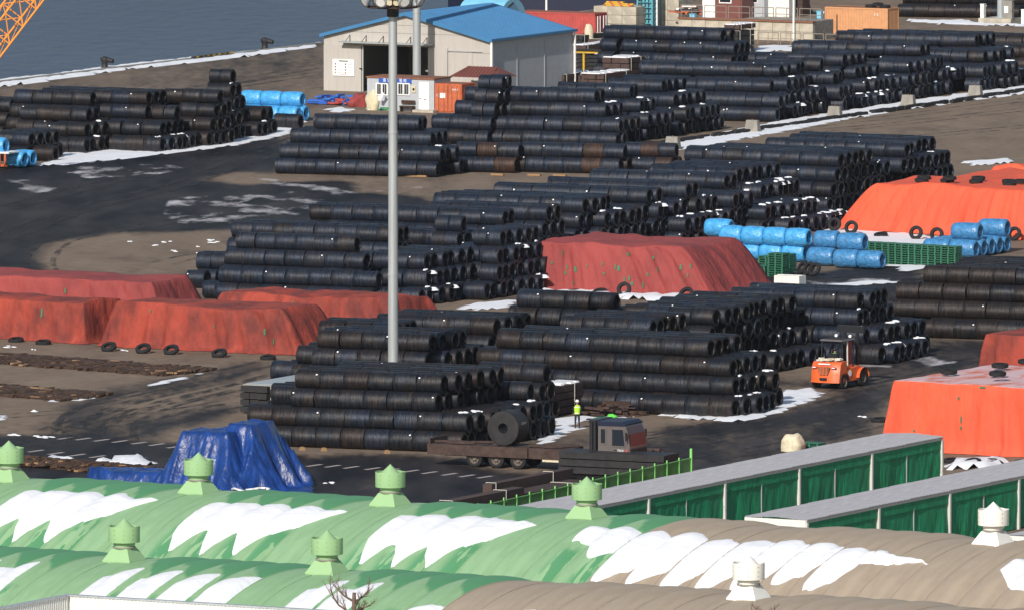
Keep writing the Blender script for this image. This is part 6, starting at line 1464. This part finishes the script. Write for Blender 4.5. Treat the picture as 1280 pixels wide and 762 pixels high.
    o = q.build('loose_timbers', 'steel_brown', None, loc=P, rz=-R(25)); tag(o, 'loose timbers scattered over the truck deck', 'timbers')
truck()
b1 = bundle(698, 592, 6.8, 2.2, 3, .44, 'low pile of dark steel slabs in front of the truck cab', 'steel_dark', False, rz=-R(25), nb=1, straps=False)
scrap(812, 577, 20, (.6, 1.0), ['steel_brown', 'steel_rust'], 'rusty bars at the right end of the slab pile', .9)
lump('green_bag', gp(764, 560)+Vector((0, 0, 1.25+.6)), (.75, .7, .5), 'lime', 'bright green bundle seen above the truck cab', 'bag', 5)
bpy.data.objects['green_bag'].location = gp(764, 527); 
scrap(757, 527, 14, (.5, .4), ['pallet_green', 'steel_dark'], 'dark scraps under the bright green bundle', .25)
# ================================================================ forklift
def forklift():
    P = gp(1030, 486); th = thing('forklift', 'orange forklift seen from behind, driving towards the coil stacks', 'forklift', P, -R(30))
    W2 = 1.02     # local y = forward
    q = MB(); prof = [(-.1, .42), (.0, 1.0), (.12, 1.55), (.3, 1.72), (1.15, 1.75), (1.15, .42)]
    vs = []; n = 8
    for k in range(n+1):
        xx = -W2+2*W2*k/n; bulge = .22*(abs(2*k/n-1)**3)
        for (y, z) in prof: vs.append((xx, y+(bulge if y < .9 else 0), z))
    m = len(prof); fs = [(k*m+j, (k+1)*m+j, (k+1)*m+j+1, k*m+j+1) for k in range(n) for j in range(m-1)]+[tuple(range(m)), tuple(range(n*m+m-1, n*m-1, -1))]+[(k*m, k*m+m-1, (k+1)*m+m-1, (k+1)*m) for k in range(n)]
    q.add(vs, fs); cw = q.build('counterweight', 'lift_orange', th, smooth=35)
    q = MB(); q.box((0, -.06, 1.18), (.6, .06, .5), taper=(1.5, 1)); q.build('grille', 'rust_edge', cw)
    for x in (-.22, 0, .22): q = MB(); q.box((x, -.10, 1.18), (.06, .05, .55)); q.build('grille_bar', 'lift_orange', cw)
    q = MB(); q.box((0, -.13, .66), (.5, .06, .16)); q.build('tow_slot', 'black_paint', cw)
    for x in (-.72, .66): q = MB(); q.box((x, .04, 1.38), (.36, .06, .12)); q.box((x, .02, 1.38), (.22, .06, .05), mi=1); q.build('tail_light', ['container_red', 'tag_white'], cw)
    q = MB(); q.box((0, .05, 1.60), (.85, .05, .07)); q.build('name_strip', 'tag_white', cw)
    q = MB(); q.box((0, 1.75, 1.0), (1.5, 1.3, .9)); q.build('body', 'lift_orange', th)
    for s in (-1, 1):
        q = MB(); q.prism_y([(0, 0)]*3, 0, 1) if False else None
        f = MB(); f.add([(s*.72, 1.2, .45), (s*.72, 3.4, .45), (s*.72, 3.4, 1.0), (s*.72, 2.9, 1.35), (s*.72, 1.2, 1.15), (s*1.0, 1.2, .45), (s*1.0, 3.4, .45), (s*1.0, 3.4, 1.0), (s*1.0, 2.9, 1.35), (s*1.0, 1.2, 1.15)],
                        [(0, 1, 2, 3, 4), (9, 8, 7, 6, 5), (0, 5, 6, 1), (1, 6, 7, 2), (2, 7, 8, 3), (3, 8, 9, 4), (4, 9, 5, 0)]); f.build('side_panel', 'lift_orange', th)
        wheel(th, s*.93, .78, .45, .45, .34, 'x'); wheel(th, s*.98, 3.15, .55, .55, .42, 'x')
        a = MB(); vs = []
        for i in range(9): t = math.pi*i/8; vs += [(s*.80, 3.15-math.cos(t)*.68, .6+math.sin(t)*.62), (s*1.22, 3.15-math.cos(t)*.68, .6+math.sin(t)*.62)]
        a.add(vs, [(2*i, 2*i+1, 2*i+3, 2*i+2) for i in range(8)]); a.build('mudguard', 'lift_orange', th)
        a = MB(); vs = []
        for i in range(9): t = math.pi*i/8; vs += [(s*.70, .78-math.cos(t)*.55, .5+math.sin(t)*.5), (s*1.12, .78-math.cos(t)*.55, .5+math.sin(t)*.5)]
        a.add(vs, [(2*i, 2*i+1, 2*i+3, 2*i+2) for i in range(8)]); a.build('mudguard', 'black_paint', th)
    r = MB(); r.cyl((1.02, 1.6, .95), (1.035, 1.6, .95), .2, seg=12); r.build('round_badge', 'tag_white', th)
    for (x, y) in ((-.75, 1.0), (.75, 1.0), (-.75, 2.5), (.75, 2.5), (.75, 1.75)): q = MB(); q.cyl((x, y, 1.3), (x*.93, y+.05, 3.0), .05, seg=6); q.build('guard_post', 'black_paint' if y != 1.75 else 'post_white', th)
    q = MB(); q.box((0, 1.8, 3.04), (1.6, 1.85, .1), taper=(.92, .92)); q.build('guard_roof', 'cab_silver', th)
    for i in range(5): q = MB(); q.box((0, 1.2+i*.3, 3.11), (1.3, .06, .05)); q.build('roof_bar', 'black_paint', th)
    q = MB(); q.add([(.73, 1.85, 1.45), (.73, 2.4, 1.45), (.70, 2.42, 2.9), (.70, 1.88, 2.9)], [(0, 1, 2, 3)]); q.build('side_glass', 'glass_dark', th)
    q = MB(); q.box((0, 1.35, 1.45), (.6, .5, .25)); q.box((0, 1.15, 1.85), (.6, .12, .7)); q.build('seat', 'black_paint', th)
    for x in (-.45, .45): q = MB(); q.box((x, 3.6, 1.95), (.16, .2, 3.4)); q.build('mast_rail', 'black_paint', th)
    q = MB(); q.box((0, 3.6, 3.55), (1.9, .22, .45)); q.build('mast_crossbar', 'black_paint', th)
    for x in (-.5, .5): q = MB(); q.cyl((x, 2.6, 3.2), (x, 2.5, 3.2), .1, seg=8); q.build('work_light', 'tag_white', th)
    for x in (-.4, .4): q = MB(); q.box((x, 4.35, .12), (.14, 1.3, .07)); q.build('fork', 'steel_dark', th)
    q = MB(); q.box((0, 3.75, .6), (1.6, .1, .7)); q.build('carriage', 'steel_dark', th)
    l_ = MB(); rnd = random.Random(8)
    for i in range(26): l_.box((rnd.uniform(-.75, .75), rnd.uniform(.2, 1.0), 1.80+rnd.random()*.12), (rnd.uniform(.1, .5), rnd.uniform(.1, .3), .1), rnd.random()*3, mi=rnd.randrange(2))
    o = l_.build('rag_heap', ['sack', 'strap'], None, loc=P, rz=-R(30)); tag(o, 'heap of pale rags and straps lying on the forklift bonnet', 'rags')
    return P
FP = forklift()
# ================================================================ people
def skinned(name, nodes, edges, mt, parent, sub=2):
    me = bpy.data.meshes.new(name); keys = list(nodes); me.from_pydata([nodes[k][0] for k in keys], [(keys.index(a), keys.index(b)) for a, b in edges], [])
    o = link(name, me, parent); me.materials.append(MT[mt]) if mt else None
    md = o.modifiers.new('skin', 'SKIN'); md.use_smooth_shade = True
    for i, k in enumerate(keys): r = nodes[k][1]; me.skin_vertices[0].data[i].radius = r if isinstance(r, tuple) else (r, r)
    me.skin_vertices[0].data[0].use_root = True
    s = o.modifiers.new('sub', 'SUBSURF'); s.levels = sub; s.render_levels = sub
    return o
def bake(o):
    dg = bpy.context.evaluated_depsgraph_get(); me = bpy.data.meshes.new_from_object(o.evaluated_get(dg)); o.modifiers.clear(); old = o.data; o.data = me; bpy.data.meshes.remove(old); return me
def person(P, rz, label, sitting=False, scale=1.):
    th = thing('person', label, 'person', P, rz)
    N = {}
    if not sitting:
        N = {'pel': ((0, 0, .95), (.15, .11)), 'wai': ((0, 0, 1.08), (.14, .10)), 'che': ((0, .0, 1.30), (.18, .12)), 'nek0': ((0, 0, 1.45), (.09, .08)), 'nek': ((0, .01, 1.53), .055), 'hd1': ((0, .02, 1.61), (.075, .09)), 'hd2': ((0, .02, 1.70), (.08, .095)),
             'hipL': ((-.09, 0, .9), .095), 'kneL': ((-.11, .02, .5), .062), 'ankL': ((-.12, -.02, .09), .042), 'toeL': ((-.13, .13, .04), .04), 'hipR': ((.09, 0, .9), .095), 'kneR': ((.12, .02, .5), .062), 'ankR': ((.13, -.02, .09), .042), 'toeR': ((.15, .13, .04), .04),
             'shL': ((-.19, 0, 1.41), .065), 'elL': ((-.25, .0, 1.14), .045), 'wrL': ((-.20, .18, 1.0), .03), 'shR': ((.19, 0, 1.41), .065), 'elR': ((.25, .0, 1.14), .045), 'wrR': ((.20, .18, 1.0), .03)}
    else:
        N = {'pel': ((0, 0, .12), (.16, .13)), 'wai': ((0, 0, .28), (.15, .12)), 'che': ((0, .02, .50), (.19, .13)), 'nek0': ((0, .03, .65), (.09, .08)), 'nek': ((0, .04, .72), .055), 'hd1': ((0, .06, .80), (.075, .09)), 'hd2': ((0, .06, .89), (.08, .095)),
             'hipL': ((-.1, .05, .1), .09), 'kneL': ((-.14, .45, .12), .065), 'ankL': ((-.14, .5, -.3), .045), 'toeL': ((-.14, .62, -.35), .04), 'hipR': ((.1, .05, .1), .09), 'kneR': ((.14, .45, .12), .065), 'ankR': ((.14, .5, -.3), .045), 'toeR': ((.14, .62, -.35), .04),
             'shL': ((-.2, .03, .60), .065), 'elL': ((-.26, .2, .38), .045), 'wrL': ((-.15, .42, .42), .03), 'shR': ((.2, .03, .60), .065), 'elR': ((.26, .2, .38), .045), 'wrR': ((.15, .42, .42), .03)}
    E = [('pel', 'wai'), ('wai', 'che'), ('che', 'nek0'), ('nek0', 'nek'), ('nek', 'hd1'), ('hd1', 'hd2'), ('pel', 'hipL'), ('hipL', 'kneL'), ('kneL', 'ankL'), ('ankL', 'toeL'), ('pel', 'hipR'), ('hipR', 'kneR'), ('kneR', 'ankR'), ('ankR', 'toeR'),
         ('che', 'shL'), ('shL', 'elL'), ('elL', 'wrL'), ('che', 'shR'), ('shR', 'elR'), ('elR', 'wrR')]
    # palm and five short fingers at each wrist
    for s, sg in (('L', -1), ('R', 1)):
        w_ = Vector(N['wr'+s][0]); el = Vector(N['el'+s][0]); d = (w_-el).normalized(); side = Vector((0, 0, 1)).cross(d).normalized()
        N['pa'+s] = (tuple(w_+d*.06), (.034, .02)); E.append(('wr'+s, 'pa'+s))
        for i in range(4):
            b = w_+d*.10+side*(.012*(i-1.5)*1.9); N[f'f{s}{i}'] = (tuple(b), .0095); N[f'g{s}{i}'] = (tuple(b+d*(.045+.008*(1.5-abs(i-1.5)))+Vector((0, 0, -.015))), .008); N[f'h{s}{i}'] = (tuple(b+d*.06+Vector((0, 0, -.04))), .007)
            E += [('pa'+s, f'f{s}{i}'), (f'f{s}{i}', f'g{s}{i}'), (f'g{s}{i}', f'h{s}{i}')]
        t = w_+d*.04-side*sg*.035; N['t'+s] = (tuple(t), .011); N['u'+s] = (tuple(t+d*.035-side*sg*.015), .009); E += [('wr'+s, 't'+s), ('t'+s, 'u'+s)]
    o = skinned('body', N, E, None, th); me = bake(o)
    for m_ in ('skin', 'trousers', 'rubber'): me.materials.append(MT[m_])
    hz_ = .97 if not sitting else .16
    for p in me.polygons:
        c = p.center; hand = abs(c.x) > .1 and ((c.y > .15 and not sitting and c.z > .8) or (sitting and c.y > .38 and c.z > .3))
        if not sitting: p.material_index = 0 if (c.z > 1.50 or hand) else (2 if c.z < .10 else 1)
        else: p.material_index = 0 if (c.z > .70 or hand) else 1
    # jacket / vest: sleeveless shell round the chest
    z0, z1 = (.92, 1.47) if not sitting else (.10, .66); v = MB(); prof = []; n = 20; vs = []
    lv = [(0, .175, .135), (.15, .165, .13), (.35, .185, .145), (.6, .205, .155), (.82, .205, .15), (.95, .16, .12), (1., .10, .09)]
    for f, rx, ry in lv:
        for i in range(n): a = 2*math.pi*i/n; vs.append((math.cos(a)*rx, math.sin(a)*ry+(.02 if sitting else 0), z0+(z1-z0)*f))
    v.add(vs, [(k*n+i, k*n+(i+1) % n, (k+1)*n+(i+1) % n, (k+1)*n+i) for k in range(len(lv)-1) for i in range(n)]); vest = v.build('vest', 'hivis' if not sitting else 'lime', th, smooth=True)
    if not sitting:
        for f in (.12, .78):
            b = MB(); b.lathe([(1.0, -.02), (1.0, .02)], 20, Matrix.Translation((0, 0, z0+(z1-z0)*f)) @ Matrix.Diagonal((.178 if f < .5 else .21, .14 if f < .5 else .158, 1, 1))); b.build('reflective_strip', 'tag_white', vest)
    hz2 = 1.66 if not sitting else .85; hy = .02 if not sitting else .06
    h = MB(); h.lathe([(.135, 0), (.14, .02), (.12, .03), (.115, .08), (.085, .13), (.0, .15)], 18, Matrix.Translation((0, hy, hz2)) @ Matrix.Diagonal((.9, 1.08, 1, 1))); h.build('helmet', 'helmet_white' if not sitting else 'steel_dark', th, smooth=True)
    # face: nose, eyes, mouth, ears
    fz = hz2-.02; fy = hy+.095; f = MB(); f.box((0, fy+.012, fz-.035), (.022, .03, .035), taper=(.5, .3)); [f.box((s*.082, hy, fz-.03), (.015, .03, .05)) for s in (-1, 1)]; f.build('nose_and_ears', 'skin', th)
    f = MB(); [f.box((s*.03, fy-.002, fz-.012), (.02, .012, .01)) for s in (-1, 1)]; f.box((0, fy-.002, fz-.075), (.04, .012, .008)); f.build('eyes_and_mouth', 'black_paint', th)
    hr = MB(); hr.lathe([(.088, .0), (.092, -.03), (.08, -.07)], 14, Matrix.Translation((0, hy-.012, hz2)) @ Matrix.Diagonal((.95, 1.0, 1, 1))); hr.build('hair', 'black_paint', th, smooth=True)
    return th
person(gp(721.5, 535.5), R(12), 'worker standing in a yellow vest and white helmet before the coils')
pd = person(FP+Matrix.Rotation(-R(30), 3, 'Z') @ Vector((0, 1.40, 1.55)), -R(30), 'forklift driver in a lime green jacket seen from behind', True)

# ================================================================ thin winter haze over the harbour
q = MB(); q.box((0, 3000, 33.), (11800, 9400, 80.)); hz_o = q.build('haze', 'snow'); hz_o.data.materials.clear()
hm = bpy.data.materials.new('haze'); hm.use_nodes = True; hn = hm.node_tree.nodes; hn.clear(); ho = hn.new('ShaderNodeOutputMaterial'); hv = hn.new('ShaderNodeVolumePrincipled')
hv.inputs['Color'].default_value = (.80, .88, 1, 1); hv.inputs['Density'].default_value = .000022; hv.inputs['Anisotropy'].default_value = .2; hm.node_tree.links.new(hv.outputs[0], ho.inputs['Volume']); hz_o.data.materials.append(hm)
hz_o['kind'] = 'stuff'
